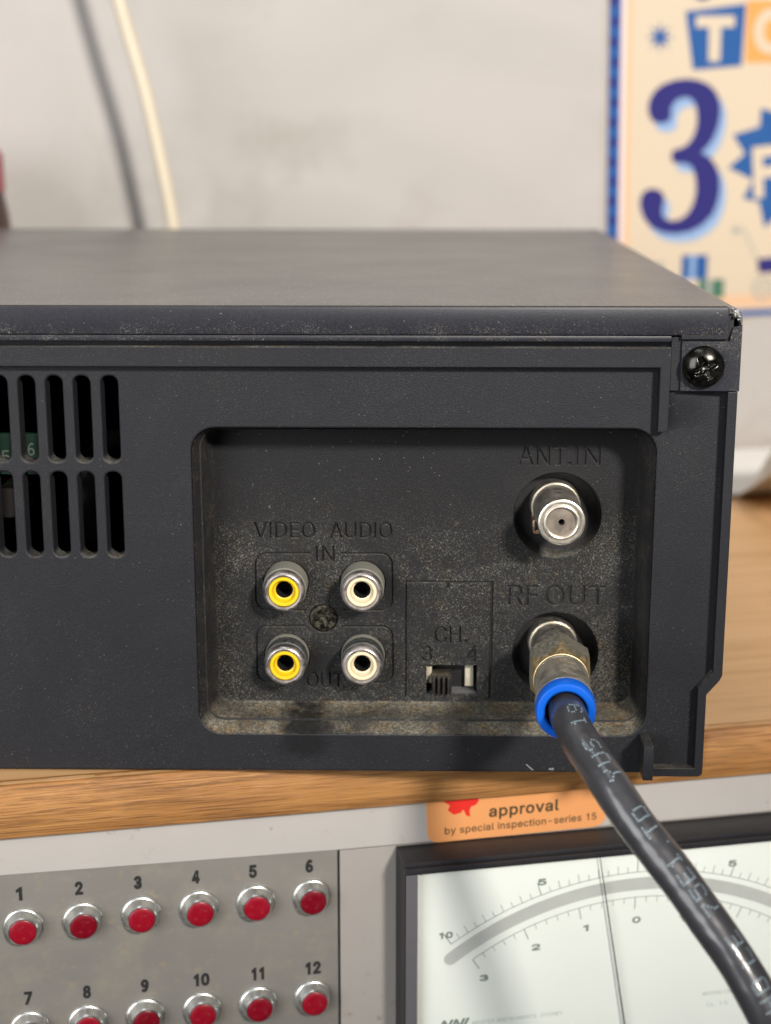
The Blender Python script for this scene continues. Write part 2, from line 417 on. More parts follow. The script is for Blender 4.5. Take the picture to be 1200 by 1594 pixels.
# plain grotesque letter outlines (advance, closed outlines in 1/1000 units)
GLYPH = {'-':(453,[[[336,243],[116,244],[115,188],[334,188]]]),'.':(188,[[[134,66],[122,78],[104,86],[86,86],[69,78],[56,64],[50,50],[50,32],[58,15],[70,3],[86,-4],[104,-4],[114,0],[126,8],[138,24],[141,40],[139,56]]]),'0':(453,[[[350,457],[342,467],[323,484],[297,500],[277,509],[255,514],[221,516],[197,514],[177,509],[151,498],[127,482],[95,447],[81,423],[69,395],[54,335],[49,295],[49,213],[53,177],[68,115],[81,84],[103,51],[127,26],[159,7],[173,1],[199,-5],[229,-7],[255,-5],[275,0],[301,11],[323,24],[335,35],[360,63],[375,89],[384,113],[399,171],[404,209],[404,297],[396,351],[383,397],[369,427]],[[303,421],[324,385],[336,341],[343,287],[343,219],[336,167],[324,123],[306,91],[295,80],[275,63],[245,51],[209,51],[191,56],[169,69],[149,90],[137,109],[123,143],[117,167],[110,221],[110,285],[117,341],[131,387],[151,423],[166,437],[185,450],[213,459],[231,460],[245,458],[273,447]]]),'1':(400,[[[275,508],[234,509],[100,414],[100,362],[208,409],[212,160],[212,1],[274,0]]]),'2':(453,[[[351,460],[322,487],[290,504],[268,511],[222,516],[174,509],[162,505],[134,491],[124,485],[98,458],[86,442],[77,424],[70,400],[66,368],[68,362],[126,362],[130,390],[146,426],[162,441],[188,454],[196,457],[220,460],[262,454],[294,435],[309,416],[317,398],[320,374],[318,346],[312,328],[281,280],[110,96],[64,46],[65,0],[388,1],[389,54],[154,60],[266,178],[320,239],[357,290],[369,314],[380,356],[380,392],[371,426]]]),'3':(453,[[[326,456],[304,479],[270,499],[234,509],[208,510],[192,508],[162,500],[142,490],[120,473],[95,444],[85,426],[78,408],[86,402],[92,394],[102,387],[112,385],[128,388],[136,386],[149,414],[166,431],[184,442],[212,448],[230,447],[244,443],[270,427],[280,414],[292,390],[295,376],[295,356],[286,328],[278,316],[270,308],[254,296],[220,300],[217,290],[186,285],[185,226],[214,224],[216,233],[220,224],[254,230],[278,215],[291,200],[300,184],[306,168],[308,158],[308,136],[300,108],[288,90],[278,79],[264,69],[250,63],[228,57],[214,56],[196,58],[178,64],[152,80],[138,94],[122,126],[114,123],[100,125],[90,122],[82,117],[75,108],[66,104],[73,84],[83,66],[108,36],[126,22],[156,6],[190,-4],[214,-6],[230,-5],[246,-3],[272,5],[294,15],[310,26],[334,48],[342,58],[355,80],[366,108],[370,132],[370,160],[364,192],[353,218],[337,242],[315,264],[333,286],[344,306],[352,326],[357,350],[357,380],[351,410],[340,436]]]),'4':(453,[[[342,508],[272,509],[40,162],[40,106],[214,105],[281,104],[282,1],[340,0],[344,104],[410,105],[412,162],[344,163]],[[282,416],[282,164],[116,163],[278,414]]]),'5':(453,[[[366,507],[96,508],[68,253],[126,246],[156,264],[190,275],[234,276],[260,270],[286,254],[306,233],[317,213],[321,205],[327,179],[327,145],[319,115],[305,89],[280,67],[250,53],[222,50],[206,51],[196,52],[172,61],[144,81],[128,107],[123,127],[61,129],[66,93],[70,83],[94,45],[109,31],[146,8],[158,3],[198,-6],[222,-7],[268,-1],[308,15],[336,35],[356,56],[380,97],[390,139],[391,169],[388,199],[380,229],[363,261],[345,285],[322,305],[292,322],[258,331],[232,334],[190,329],[156,316],[136,303],[152,451],[364,452]]]),'6':(453,[[[334,477],[311,495],[295,504],[281,509],[259,513],[233,512],[205,504],[181,492],[162,477],[142,457],[128,439],[113,415],[97,381],[77,321],[68,273],[65,247],[63,213],[64,163],[63,149],[67,115],[83,73],[108,39],[145,12],[173,0],[199,-5],[217,-7],[251,-3],[293,13],[327,39],[336,49],[354,75],[367,107],[373,155],[367,193],[354,225],[334,253],[323,265],[291,288],[261,301],[223,307],[205,306],[173,300],[149,290],[133,281],[145,333],[159,369],[177,401],[197,426],[218,441],[227,446],[245,451],[261,450],[273,446],[291,432],[305,430],[317,433],[327,439],[334,449],[337,461]],[[288,211],[298,197],[307,177],[311,149],[308,125],[300,105],[283,83],[265,69],[247,61],[217,55],[195,58],[173,67],[153,82],[148,89],[139,101],[129,123],[125,149],[128,173],[135,191],[153,218],[171,232],[191,241],[219,245],[241,242],[263,233],[281,219]]]),'7':(453,[[[390,508],[62,508],[62,454],[320,452],[185,174],[98,2],[162,0],[391,448]]]),'8':(453,[[[350,464],[323,488],[287,506],[263,512],[221,516],[167,507],[151,501],[115,478],[90,450],[75,418],[72,396],[70,380],[76,342],[84,322],[104,294],[119,282],[149,267],[123,255],[93,234],[72,208],[58,176],[53,150],[53,114],[57,96],[65,76],[85,48],[96,38],[118,20],[155,3],[201,-6],[251,-6],[295,3],[317,11],[351,32],[369,50],[388,78],[396,100],[401,138],[397,166],[387,194],[372,220],[351,241],[329,255],[302,266],[319,274],[348,294],[369,324],[377,344],[382,378],[378,412],[361,450]],[[315,198],[329,176],[334,162],[337,136],[333,112],[324,92],[295,66],[273,56],[261,53],[243,50],[209,50],[179,55],[153,68],[136,82],[122,104],[117,122],[116,150],[125,180],[137,198],[155,215],[185,229],[209,234],[243,234],[273,227],[295,216]],[[296,434],[313,410],[319,372],[316,350],[308,332],[291,312],[273,300],[251,292],[239,290],[213,290],[201,292],[179,300],[156,316],[146,328],[136,350],[133,376],[139,410],[151,428],[165,443],[191,455],[227,460],[265,453]]]),'9':(453,[[[334,463],[323,474],[301,491],[259,510],[217,516],[175,510],[144,497],[109,471],[83,435],[67,395],[63,359],[67,325],[71,311],[87,277],[103,255],[133,228],[147,220],[175,208],[217,202],[261,208],[303,227],[297,195],[284,157],[268,123],[255,103],[244,89],[229,75],[211,64],[201,60],[191,58],[175,59],[159,65],[143,77],[129,79],[119,77],[110,71],[101,57],[100,45],[102,33],[125,13],[143,4],[169,-3],[201,-3],[235,7],[253,16],[271,29],[298,57],[322,93],[342,135],[358,183],[368,235],[373,287],[373,365],[369,395],[354,435]],[[288,421],[298,407],[307,384],[311,359],[308,335],[300,315],[281,290],[263,276],[245,269],[217,264],[195,267],[177,274],[153,291],[148,299],[137,313],[129,333],[125,359],[128,383],[135,401],[153,427],[171,441],[181,445],[195,451],[217,454],[241,451],[259,443],[277,431]]]),'A':(480,[[[276,507],[202,509],[17,2],[84,0],[134,141],[200,142],[344,142],[396,0],[462,0]],[[239,452],[258,390],[325,200],[240,199],[158,199],[191,300],[235,446],[237,452]]]),'B':(456,[[[371,456],[344,482],[326,492],[310,499],[268,508],[60,508],[60,2],[134,0],[250,0],[300,4],[320,9],[346,19],[374,37],[392,54],[407,80],[417,116],[418,126],[415,168],[408,190],[394,216],[374,237],[350,252],[328,261],[316,262],[346,280],[370,298],[392,330],[398,372],[395,406],[383,438]],[[335,194],[348,172],[355,150],[354,120],[350,106],[340,91],[328,79],[315,70],[296,63],[272,58],[126,57],[125,74],[125,228],[270,229],[290,225],[302,219],[318,210]],[[322,418],[329,404],[332,394],[336,372],[335,358],[330,338],[324,328],[317,318],[298,302],[278,292],[252,286],[126,285],[125,306],[125,450],[242,452],[278,447],[302,437],[312,430]]]),'C':(510,[[[433,439],[416,459],[384,483],[356,498],[298,514],[258,516],[234,514],[208,509],[178,499],[150,484],[124,465],[101,441],[82,415],[62,373],[48,329],[42,293],[40,259],[42,215],[48,179],[60,139],[73,109],[102,65],[127,41],[150,25],[176,11],[208,0],[234,-5],[270,-7],[304,-4],[358,12],[388,28],[414,47],[426,60],[457,107],[460,118],[472,159],[410,160],[402,137],[392,120],[378,99],[348,74],[328,65],[280,53],[268,53],[240,55],[202,66],[186,75],[164,91],[140,119],[126,143],[116,167],[109,193],[103,251],[109,315],[126,365],[152,405],[164,418],[202,443],[222,450],[270,456],[304,452],[344,437],[375,413],[386,399],[402,371],[408,349],[470,348],[469,367],[456,401]]]),'D':(502,[[[415,422],[386,453],[354,477],[324,492],[290,502],[262,507],[234,509],[60,508],[60,40],[60,2],[224,0],[256,2],[308,13],[342,27],[376,48],[400,71],[416,91],[432,116],[447,150],[457,192],[462,244],[460,296],[454,334],[446,362],[435,386]],[[361,390],[375,368],[388,338],[398,286],[398,224],[389,174],[380,150],[367,126],[338,95],[318,81],[290,68],[250,59],[126,57],[125,82],[125,450],[224,452],[276,446],[302,437],[324,425],[338,415]]]),'E':(419,[[[371,508],[62,509],[60,1],[372,0],[374,56],[270,57],[126,57],[125,226],[352,229],[355,284],[126,286],[125,450],[370,452]]]),'F':(410,[[[368,508],[60,508],[60,2],[124,1],[125,152],[125,218],[344,221],[346,276],[126,278],[125,450],[366,452]]]),'G':(520,[[[429,445],[416,458],[378,486],[338,505],[306,513],[270,516],[240,515],[202,508],[176,499],[148,484],[122,464],[102,443],[85,421],[68,391],[56,359],[46,323],[40,259],[42,213],[49,171],[57,145],[72,110],[86,86],[102,66],[126,42],[146,27],[175,11],[204,1],[230,-4],[264,-7],[298,-5],[330,1],[358,11],[386,25],[414,45],[435,67],[451,91],[464,117],[472,143],[476,167],[478,193],[478,253],[390,256],[284,255],[283,201],[412,199],[413,173],[410,159],[399,129],[388,109],[372,91],[350,75],[328,63],[308,57],[290,54],[246,54],[202,66],[182,77],[150,106],[126,143],[116,167],[109,193],[103,251],[109,315],[126,365],[148,401],[154,408],[182,432],[202,443],[226,451],[262,456],[304,452],[350,432],[366,419],[387,393],[408,349],[472,349],[470,367],[459,399]]]),'H':(517,[[[456,508],[394,509],[392,290],[126,289],[125,506],[60,508],[60,2],[70,0],[122,0],[125,230],[390,232],[392,2],[456,1]]]),'I':(190,[[[124,508],[62,509],[60,1],[122,0]]]),'L':(393,[[[124,508],[62,509],[60,1],[294,0],[360,0],[360,56],[126,57]]]),'M':(590,[[[529,508],[442,509],[298,126],[150,507],[60,508],[60,2],[120,0],[122,360],[122,404],[271,2],[316,0],[321,8],[466,406],[468,400],[468,2],[528,0]]]),'N':(523,[[[462,508],[400,509],[399,188],[404,90],[402,78],[384,114],[136,508],[60,508],[60,2],[122,0],[125,306],[120,428],[386,1],[462,1]]]),'O':(533,[[[437,435],[408,466],[384,484],[356,498],[320,510],[300,514],[274,516],[228,513],[204,508],[178,499],[144,480],[124,465],[106,447],[82,415],[69,391],[58,363],[47,323],[42,293],[40,259],[42,215],[48,179],[56,149],[73,109],[96,74],[128,40],[150,25],[176,11],[214,-1],[234,-5],[262,-7],[304,-4],[328,1],[358,12],[384,25],[406,41],[431,65],[449,89],[463,113],[478,147],[487,183],[493,243],[490,303],[486,329],[478,359],[462,397],[449,419]],[[384,403],[402,375],[417,343],[425,315],[429,289],[429,221],[425,193],[410,147],[385,107],[366,89],[348,75],[330,66],[288,54],[246,54],[222,59],[202,66],[174,83],[149,107],[138,121],[125,143],[115,171],[108,201],[103,255],[109,313],[115,337],[126,365],[152,405],[182,432],[204,444],[222,450],[270,456],[310,450],[328,444],[356,428]]]),'R':(449,[[[380,450],[362,469],[334,488],[290,504],[240,509],[60,508],[60,2],[124,1],[125,196],[146,198],[246,198],[352,1],[427,0],[314,208],[334,218],[364,238],[373,246],[380,254],[396,285],[405,308],[409,356],[405,396],[399,414]],[[320,424],[333,406],[339,394],[345,348],[342,322],[334,300],[327,290],[310,274],[284,262],[252,256],[126,255],[125,450],[238,452],[262,450],[296,441]]]),'S':(447,[[[378,448],[350,477],[314,499],[270,512],[230,516],[202,514],[156,505],[118,488],[90,466],[80,454],[65,430],[59,416],[53,394],[52,378],[54,348],[59,328],[78,298],[102,276],[140,255],[290,207],[302,201],[325,186],[338,170],[345,152],[345,126],[336,102],[323,84],[298,66],[266,54],[240,50],[208,50],[164,60],[138,74],[123,88],[113,104],[102,137],[40,137],[44,102],[52,82],[60,66],[70,52],[85,36],[106,20],[148,1],[196,-8],[252,-8],[302,2],[344,22],[376,50],[397,82],[404,102],[408,128],[405,172],[395,198],[379,220],[360,237],[310,265],[214,292],[148,319],[122,345],[119,352],[115,376],[118,398],[124,410],[130,420],[147,436],[168,449],[192,456],[220,459],[248,457],[284,448],[296,440],[316,426],[323,416],[334,396],[338,378],[398,378],[399,398],[387,432]]]),'T':(449,[[[416,508],[32,508],[33,452],[190,452],[193,162],[194,0],[256,1],[257,450],[416,452]]]),'U':(517,[[[456,508],[394,509],[392,159],[384,127],[367,97],[354,85],[332,69],[290,55],[260,52],[228,55],[220,56],[194,65],[186,69],[160,87],[142,112],[133,127],[125,161],[124,507],[60,508],[60,447],[60,171],[66,123],[74,100],[97,61],[104,53],[116,41],[150,17],[176,5],[228,-7],[288,-7],[346,8],[368,18],[400,41],[417,57],[433,79],[443,101],[451,123],[456,147]]]),'V':(480,[[[462,508],[396,509],[296,224],[242,55],[238,62],[206,166],[84,507],[17,508],[31,468],[203,2],[276,0],[281,8]]]),'Y':(472,[[[453,508],[380,508],[280,344],[236,263],[227,282],[91,508],[18,509],[117,346],[203,208],[204,0],[266,0],[268,208]]]),'a':(389,[[[314,334],[297,352],[277,366],[227,382],[177,384],[147,379],[103,364],[67,334],[48,308],[42,292],[99,275],[116,298],[141,319],[177,330],[201,331],[221,329],[241,321],[263,302],[272,284],[275,268],[275,248],[270,238],[259,232],[127,212],[101,204],[87,197],[66,186],[49,170],[38,150],[31,122],[31,90],[39,60],[57,32],[77,14],[109,-1],[141,-8],[177,-8],[215,1],[235,12],[264,38],[271,51],[277,50],[278,0],[335,0],[336,272],[329,306]],[[276,188],[275,126],[270,106],[258,84],[239,66],[217,54],[187,46],[149,47],[123,55],[111,64],[102,72],[92,96],[95,124],[105,141],[125,155],[143,162],[247,179]]]),'b':(424,[[[346,331],[313,361],[293,371],[253,383],[211,384],[182,377],[159,366],[137,345],[120,321],[114,507],[53,508],[53,135],[53,1],[111,1],[112,57],[119,57],[137,32],[159,12],[183,-1],[193,-3],[213,-7],[253,-7],[287,3],[313,16],[327,27],[346,45],[369,81],[379,107],[389,159],[389,219],[380,267],[366,301]],[[300,291],[310,273],[322,241],[327,211],[327,167],[322,135],[312,107],[294,79],[267,57],[253,51],[237,48],[203,48],[187,51],[171,59],[153,73],[139,87],[125,114],[115,159],[113,169],[113,209],[116,229],[125,263],[140,291],[159,311],[171,319],[203,329],[237,329],[251,326],[281,310]]]),'c':(396,[[[339,322],[324,341],[300,359],[270,374],[236,383],[182,383],[136,371],[116,360],[96,345],[68,312],[56,292],[46,268],[40,244],[34,188],[36,158],[45,112],[60,78],[74,56],[98,30],[118,15],[136,6],[158,-2],[182,-7],[220,-8],[256,-2],[306,21],[326,39],[338,52],[350,70],[362,98],[306,117],[302,112],[296,94],[284,78],[254,56],[234,49],[206,46],[172,51],[156,58],[134,76],[116,100],[108,116],[103,134],[97,168],[97,206],[103,242],[115,274],[132,298],[158,319],[188,329],[226,329],[258,317],[264,315],[285,296],[302,264],[358,276],[347,312]]]),'e':(404,[[[331,329],[295,360],[247,380],[223,384],[179,383],[155,378],[135,370],[99,348],[67,311],[55,289],[47,271],[39,241],[35,215],[35,159],[46,107],[57,83],[69,62],[81,47],[99,29],[115,17],[137,6],[165,-3],[185,-7],[231,-7],[249,-5],[283,4],[314,21],[337,41],[352,61],[364,87],[307,105],[291,80],[277,65],[263,56],[243,50],[213,46],[179,50],[149,62],[140,69],[117,93],[104,121],[97,155],[97,167],[370,169],[369,231],[364,261],[351,297]],[[284,293],[299,267],[307,237],[307,221],[99,221],[98,231],[103,257],[117,283],[137,306],[159,321],[171,326],[201,330],[237,326],[263,314]]]),'i':(167,[[[113,378],[54,379],[54,0],[112,0]],[[114,512],[100,521],[82,524],[66,521],[51,508],[42,490],[42,476],[48,462],[53,456],[60,449],[76,444],[92,444],[108,450],[120,462],[126,476],[126,492]]]),'l':(189,[[[113,508],[55,509],[54,64],[59,46],[74,20],[87,9],[101,3],[119,-1],[145,-2],[175,2],[181,4],[167,53],[129,55],[120,62],[115,78]]]),'n':(410,[[[332,336],[309,360],[281,375],[247,383],[205,383],[180,376],[151,362],[135,346],[113,314],[111,378],[54,378],[53,2],[113,1],[114,176],[115,246],[127,284],[150,310],[171,322],[197,328],[229,328],[245,323],[261,314],[273,304],[283,290],[290,276],[295,256],[296,2],[356,0],[356,264],[348,304]]]),'o':(415,[[[337,325],[318,345],[296,362],[276,372],[232,383],[182,383],[136,371],[108,354],[83,331],[68,311],[46,269],[40,243],[34,189],[36,159],[46,107],[64,71],[78,51],[99,29],[118,15],[155,-1],[182,-7],[232,-7],[256,-2],[300,17],[336,49],[350,70],[367,103],[376,131],[380,157],[380,217],[374,251],[361,287],[349,309]],[[289,291],[308,255],[316,225],[319,181],[316,149],[306,116],[300,101],[283,77],[256,57],[236,50],[206,46],[178,50],[162,55],[136,74],[128,84],[114,103],[104,129],[97,169],[97,205],[103,241],[113,269],[132,297],[156,318],[162,321],[188,329],[226,329],[256,319],[282,300]]]),'p':(424,[[[346,331],[313,361],[293,371],[253,383],[211,384],[182,377],[159,366],[137,345],[120,321],[113,319],[111,378],[55,379],[53,-139],[111,-143],[114,57],[137,32],[163,9],[183,-1],[213,-7],[251,-7],[293,5],[313,16],[327,27],[348,47],[370,83],[380,111],[389,159],[389,219],[380,267],[373,285],[361,309]],[[300,291],[310,273],[322,241],[327,211],[327,167],[322,135],[312,107],[294,79],[267,57],[253,51],[237,48],[203,48],[187,51],[171,59],[153,73],[139,87],[125,114],[115,159],[113,169],[113,209],[116,229],[125,263],[140,291],[159,311],[171,319],[203,329],[237,329],[251,326],[281,310]]]),'r':(259,[[[241,382],[195,384],[167,376],[141,359],[131,348],[113,323],[111,378],[53,378],[53,50],[54,0],[113,1],[114,250],[117,262],[131,292],[159,315],[181,323],[203,326],[242,322]]]),'s':(365,[[[303,333],[290,349],[266,366],[240,378],[208,384],[166,384],[130,377],[92,358],[66,333],[50,301],[48,289],[48,255],[54,235],[69,211],[88,195],[124,177],[210,156],[238,146],[254,136],[265,121],[267,113],[267,91],[255,71],[232,55],[200,46],[180,45],[150,49],[124,60],[105,79],[96,103],[37,93],[44,65],[55,47],[74,25],[86,17],[111,3],[128,-2],[162,-7],[214,-6],[254,4],[290,24],[304,37],[321,61],[330,89],[330,125],[325,141],[311,165],[292,183],[272,195],[252,203],[156,227],[126,242],[114,255],[110,267],[110,287],[113,297],[130,316],[156,329],[184,333],[210,330],[230,324],[242,317],[257,299],[268,277],[320,289]]]),'t':(227,[[[203,378],[128,379],[126,400],[125,470],[66,471],[65,380],[6,378],[6,328],[62,327],[65,90],[69,64],[72,51],[79,36],[89,24],[104,12],[124,2],[146,-3],[168,-4],[206,1],[212,3],[202,52],[194,54],[160,51],[144,55],[135,62],[128,76],[127,324],[202,327]]]),'v':(389,[[[370,378],[307,379],[227,162],[195,61],[85,376],[18,378],[34,334],[162,2],[223,0],[229,6]]]),'y':(389,[[[371,377],[307,379],[226,161],[195,62],[85,377],[19,379],[107,144],[163,-3],[152,-35],[137,-64],[119,-83],[95,-90],[61,-87],[48,-139],[115,-143],[139,-136],[161,-123],[179,-105],[199,-71]]])}
def glyphs(txt, space=1.0):
    out = []; x = 0.0
    for ch in txt:
        if ch == ' ': x += 210*space; continue
        adv, sp_ = GLYPH[ch]
        out += [[(x+px, py) for px, py in s] for s in sp_]; x += adv*space
    return out
def text_polys(txt, x0, x1, z0, z1, space=1.0, slant=0.0, rot=0.0, shear=0.0):
    """outlines of the text fitted into the box x0..x1, z0..z1 (bounding box of the glyphs)"""
    g = glyphs(txt, space)
    xs = [p[0] for s in g for p in s]; ys = [p[1] for s in g for p in s]
    a, b, c, d = min(xs), max(xs), min(ys), max(ys); out = []
    for s in g:
        q = []
        for x, y in s:
            u = x0+(x-a)/(b-a)*(x1-x0); v = z0+(y-c)/(d-c)*(z1-z0)
            u += slant*(v-z0); v += shear*(u-x0)
            if rot:
                mx, mz = (x0+x1)/2, (z0+z1)/2; cs, sn = math.cos(rot), math.sin(rot)
                u, v = mx+(u-mx)*cs-(v-mz)*sn, mz+(u-mx)*sn+(v-mz)*cs
            q.append((u, v))
        out.append(q)
    return out

# ------------------------------------------------------------------ the setting: wall
wall = box_obj('wall', (-900, 900, 280, 300, -700, 1300), m_wall)
wall.location = P0; wall.rotation_euler = (0, 0, PHI); tag(wall, kind='structure')

# ------------------------------------------------------------------ shelf
shelf = thing('wooden_shelf', 'light oak shelf with worn front edge under the black recorder', 'shelf', P0, PHI)
bm = bmesh.new(); box(bm, -420, 330, 1.2, 279, -11.9, -0.6); from_bm('board', bm, m_wood_top, shelf)
# worn solid edging, slightly uneven along its arris
bm = bmesh.new(); NS = 420
prof = [(1.2, -11.85), (0.25, -11.85), (0.0, -11.5), (0.0, -1.3), (0.25, -0.85), (0.8, -0.62), (3.2, -0.57), (3.2, -0.9)]
rows = []
for i in range(NS+1):
    s = -420+750*i/NS; r = []
    for j, (t, z) in enumerate(prof):
        n = noise.noise(Vector((s*.35, j*3.1, 0)))*.10+noise.noise(Vector((s*.05, j*1.3, 5)))*.10
        if j in (3, 4, 5): n *= 1.6
        if j in (0, 7): n = 0
        r.append(bm.verts.new((s, t+abs(n)*.9 if j < 5 else t, z-(abs(n)*.6 if j in (4, 5) else 0))))
    rows.append(r)
for a, b in zip(rows, rows[1:]):
    for j in range(len(prof)-1): bm.faces.new((a[j], b[j], b[j+1], a[j+1]))
bmesh.ops.recalc_face_normals(bm, faces=bm.faces)
from_bm('front_edging', bm, m_wood_edge, shelf, 50)

# ------------------------------------------------------------------ video recorder
vcr = thing('video_recorder', 'black video recorder seen from behind with dusty socket recess', 'video recorder')
XL = -290.0
RECESS = rrect(-38.6, 49.6, 8.0, 69.6, 4.6, 8)
slots = []
for k in range(20):
    cx = -53.75-5.23*k
    slots += [rrect(cx-1.6, cx+1.6, 62.9, 79.5, 1.45, 6), rrect(cx-1.6, cx+1.6, 44.2, 61.0, 1.45, 6)]
outline = [(XL, 0.0), (60.2, 0.0), (60.2, 18.0), (62.6, 20.9), (62.6, 87.0), (XL, 87.0)]
fill_plate('rear_panel', [outline, RECESS]+slots, 2.0, 4.2, m_face, vcr, bevel=.42, seg=3)
# tub walls of the socket recess
bm = bmesh.new()
rings = [(2.05, -38.55, 49.55, 8.05, 69.55, 4.6), (2.5, -38.35, 49.35, 8.35, 69.35, 4.4), (5.2, -37.5, 49.0, 9.5, 68.9, 3.8), (5.3, -37.2, 48.85, 9.95, 68.7, 3.5),
         (11.2, -36.2, 48.15, 10.7, 68.0, 3.0), (11.9, -35.95, 47.95, 11.0, 67.8, 2.9), (12.3, -35.4, 47.5, 11.6, 67.4, 2.6)]
vr = []
for y, a, b, c, d, r in rings: vr.append([bm.verts.new((x, y, z)) for x, z in rrect(a, b, c, d, r, 8)])
for A, B in zip(vr, vr[1:]):
    n = len(A)
    for k in range(n): bm.faces.new((A[k], A[(k+1) % n], B[(k+1) % n], B[k]))
bmesh.ops.recalc_face_normals(bm, faces=bm.faces)
for f in bm.faces: f.normal_flip()
tub = from_bm('recess_wall', bm, m_tub, vcr, 50)
for P in ([(26.2, 1.7), (26.5, 1.75), (27.9, .5), (27.5, .45)], [(30.9, .9), (31.9, 1.0), (31.8, .5), (30.8, .55)]):
    fill_plate('scuff', [P], 1.985, .03, plain('scuffed_plastic', (.16, .16, .165), .7) if P[0][0] == 26.2 else bpy.data.materials['scuffed_plastic'], vcr, 0, 0)
# floor plate with engraved lettering and grooves
ANT = (31.9, 51.9); RFO = (32.1, 23.2)
JK = [(-21.75, 36.2), (-6.4, 36.2), (-21.75, 20.9), (-6.4, 20.9)]
through = [circle(x, z, 4.62) for x, z in JK]
through += [circle(32.2, 50.35, 8.7, 64), circle(32.5, 21.6, 8.7, 64), circle(-14.35, 28.7, 2.95, 32), rect(6.5, 16.75, 12.65, 18.9)]
def arc(cx, cz, r, a0, a1, n=6): return [(cx+r*math.cos(math.radians(a0+(a1-a0)*k/n)), cz+r*math.sin(math.radians(a0+(a1-a0)*k/n))) for k in range(n+1)]
r = 2.2; gw = .32
def sockets_frame(x0, x1, z0, z1, tl, tr, bl, br):
    return [stroke([(tl, z1)]+arc(x0+r, z1-r, r, 90, 180)+arc(x0+r, z0+r, r, 180, 270)+[(bl, z0)], gw),
            stroke([(tr, z1)]+arc(x1-r, z1-r, r, 90, 0)+arc(x1-r, z0+r, r, 0, -90)+[(br, z0)], gw)]
grooves = sockets_frame(-27.85, -0.5, 30.5, 42.35, -16.9, -10.9, -18.0, -10.3)
grooves += sockets_frame(-27.9, -0.35, 15.1, 27.1, -17.9, -10.5, -21.5, -4.6)
grooves += [[(2.25, 11.9), (2.25, 36.65), (10.25, 36.65), (10.55, 35.1), (10.95, 35.0), (10.75, 36.2), (11.3, 36.65), (19.75, 36.65), (19.75, 11.9), (19.25, 11.9), (19.25, 36.38), (10.9, 36.38), (10.9, 36.38), (10.3, 36.36), (2.38, 36.38), (2.38, 11.9)]]
grooves[-1] = [(2.22, 11.9), (2.22, 36.68), (19.78, 36.68), (19.78, 11.9), (19.2, 11.9), (19.2, 36.36), (11.0, 36.36), (10.95, 35.15), (10.4, 35.15), (10.35, 36.36), (2.4, 36.36), (2.4, 11.9)]
letters = []
for a in (('VIDEO', -28.0, -15.8, 45.4, 48.75), ('AUDIO', -12.9, -0.5, 45.45, 48.75), ('IN', -15.75, -12.0, 40.6, 43.8), ('OUT', -17.9, -10.35, 14.0, 17.25),
          ('CH', 8.05, 13.4, 23.65, 27.25), ('3', 5.5, 7.6, 19.65, 23.0), ('4', 14.5, 16.9, 19.65, 23.0), ('ANT', 24.2, 33.6, 60.5, 64.3), ('IN', 35.4, 40.3, 60.5, 64.3),
          ('RF', 22.8, 28.8, 31.7, 35.9), ('OUT', 30.2, 42.2, 31.7, 35.9)):
    letters += text_polys(*a)
letters += [rect(14.1, 14.75, 23.65, 24.3), rect(34.0, 34.6, 60.5, 61.1)]
FL = rect(-36.3, 48.3, 10.9, 68.3)
floor_front = fill_plate('socket_plate', [FL]+through+grooves+letters, 12.0, .55, m_floor, vcr, bevel=.1, seg=1)
fill_plate('socket_plate_backing', [rect(-37.5, 49.3, 9.5, 69)]+through, 12.5, 1.4, plain('groove_bottom', (.005, .005, .006), .6), vcr, bevel=.05, seg=1)
# wells behind the aerial sockets
for cx, cz in ((32.2, 50.35), (32.5, 21.6)):
    bm = bmesh.new(); lathe(bm, [(8.75, 12.05), (8.55, 12.6), (8.1, 16.5), (4.0, 16.6), (0.1, 16.6)], cx, cz, 64, close_end=True)
    from_bm('socket_well', bm, m_well, vcr)
# body behind the panel
bm = bmesh.new()
box(bm, XL, XL+2, 6.3, 216, 0.2, 91); box(bm, XL+2, 60.0, 6.3, 216, 0.2, 1.8); box(bm, XL+2, 60, 214, 216, 1.8, 91)
prof = [(60.9, 0.2), (60.9, 17.5), (63.8, 21.2), (63.8, 77.2), (62.0, 77.2), (62.0, 22.0), (59.2, 18.6), (59.2, 0.2)]
a = [bm.verts.new((x, 4.0, z)) for x, z in prof]; b = [bm.verts.new((x, 216, z)) for x, z in prof]
for k in range(len(prof)): bm.faces.new((a[k], a[(k+1) % len(prof)], b[(k+1) % len(prof)], b[k]))
bm.faces.new(a); bm.faces.new(b)
bmesh.ops.recalc_face_normals(bm, faces=bm.faces)
from_bm('body', bm, m_rim, vcr)
# raised rims at right and bottom of the panel
rim = [(62.05, 77.1), (62.05, 21.9), (59.3, 18.6), (59.3, 2.0), (51.0, 2.0), (51.0, 0.25), (60.0, 0.25), (60.65, 0.5), (60.95, 1.1), (60.95, 17.4), (63.4, 20.4), (63.85, 21.4), (63.85, 77.1)]
fill_plate('edge_rim', [rim], -0.3, 4.2, m_rim, vcr, bevel=.12, seg=1)
# lip, ridge and band across the top
box_obj('cover_lip', (XL, 61.55, -1.0, 0.7, 87.65, 93.0), m_lip, vcr, bev=.55)
box_obj('lip_ridge', (XL, 51.2, -0.55, 2.3, 86.45, 87.62), m_lip, vcr, bev=.28)
band = [(XL, 85.4), (51.25, 85.4), (51.25, 69.9), (50.9, 69.45), (49.3, 69.45), (49.3, 81.6), (XL, 81.6)]
fill_plate('raised_band', [band], -0.2, 2.6, m_face, vcr, bevel=.2, seg=2)
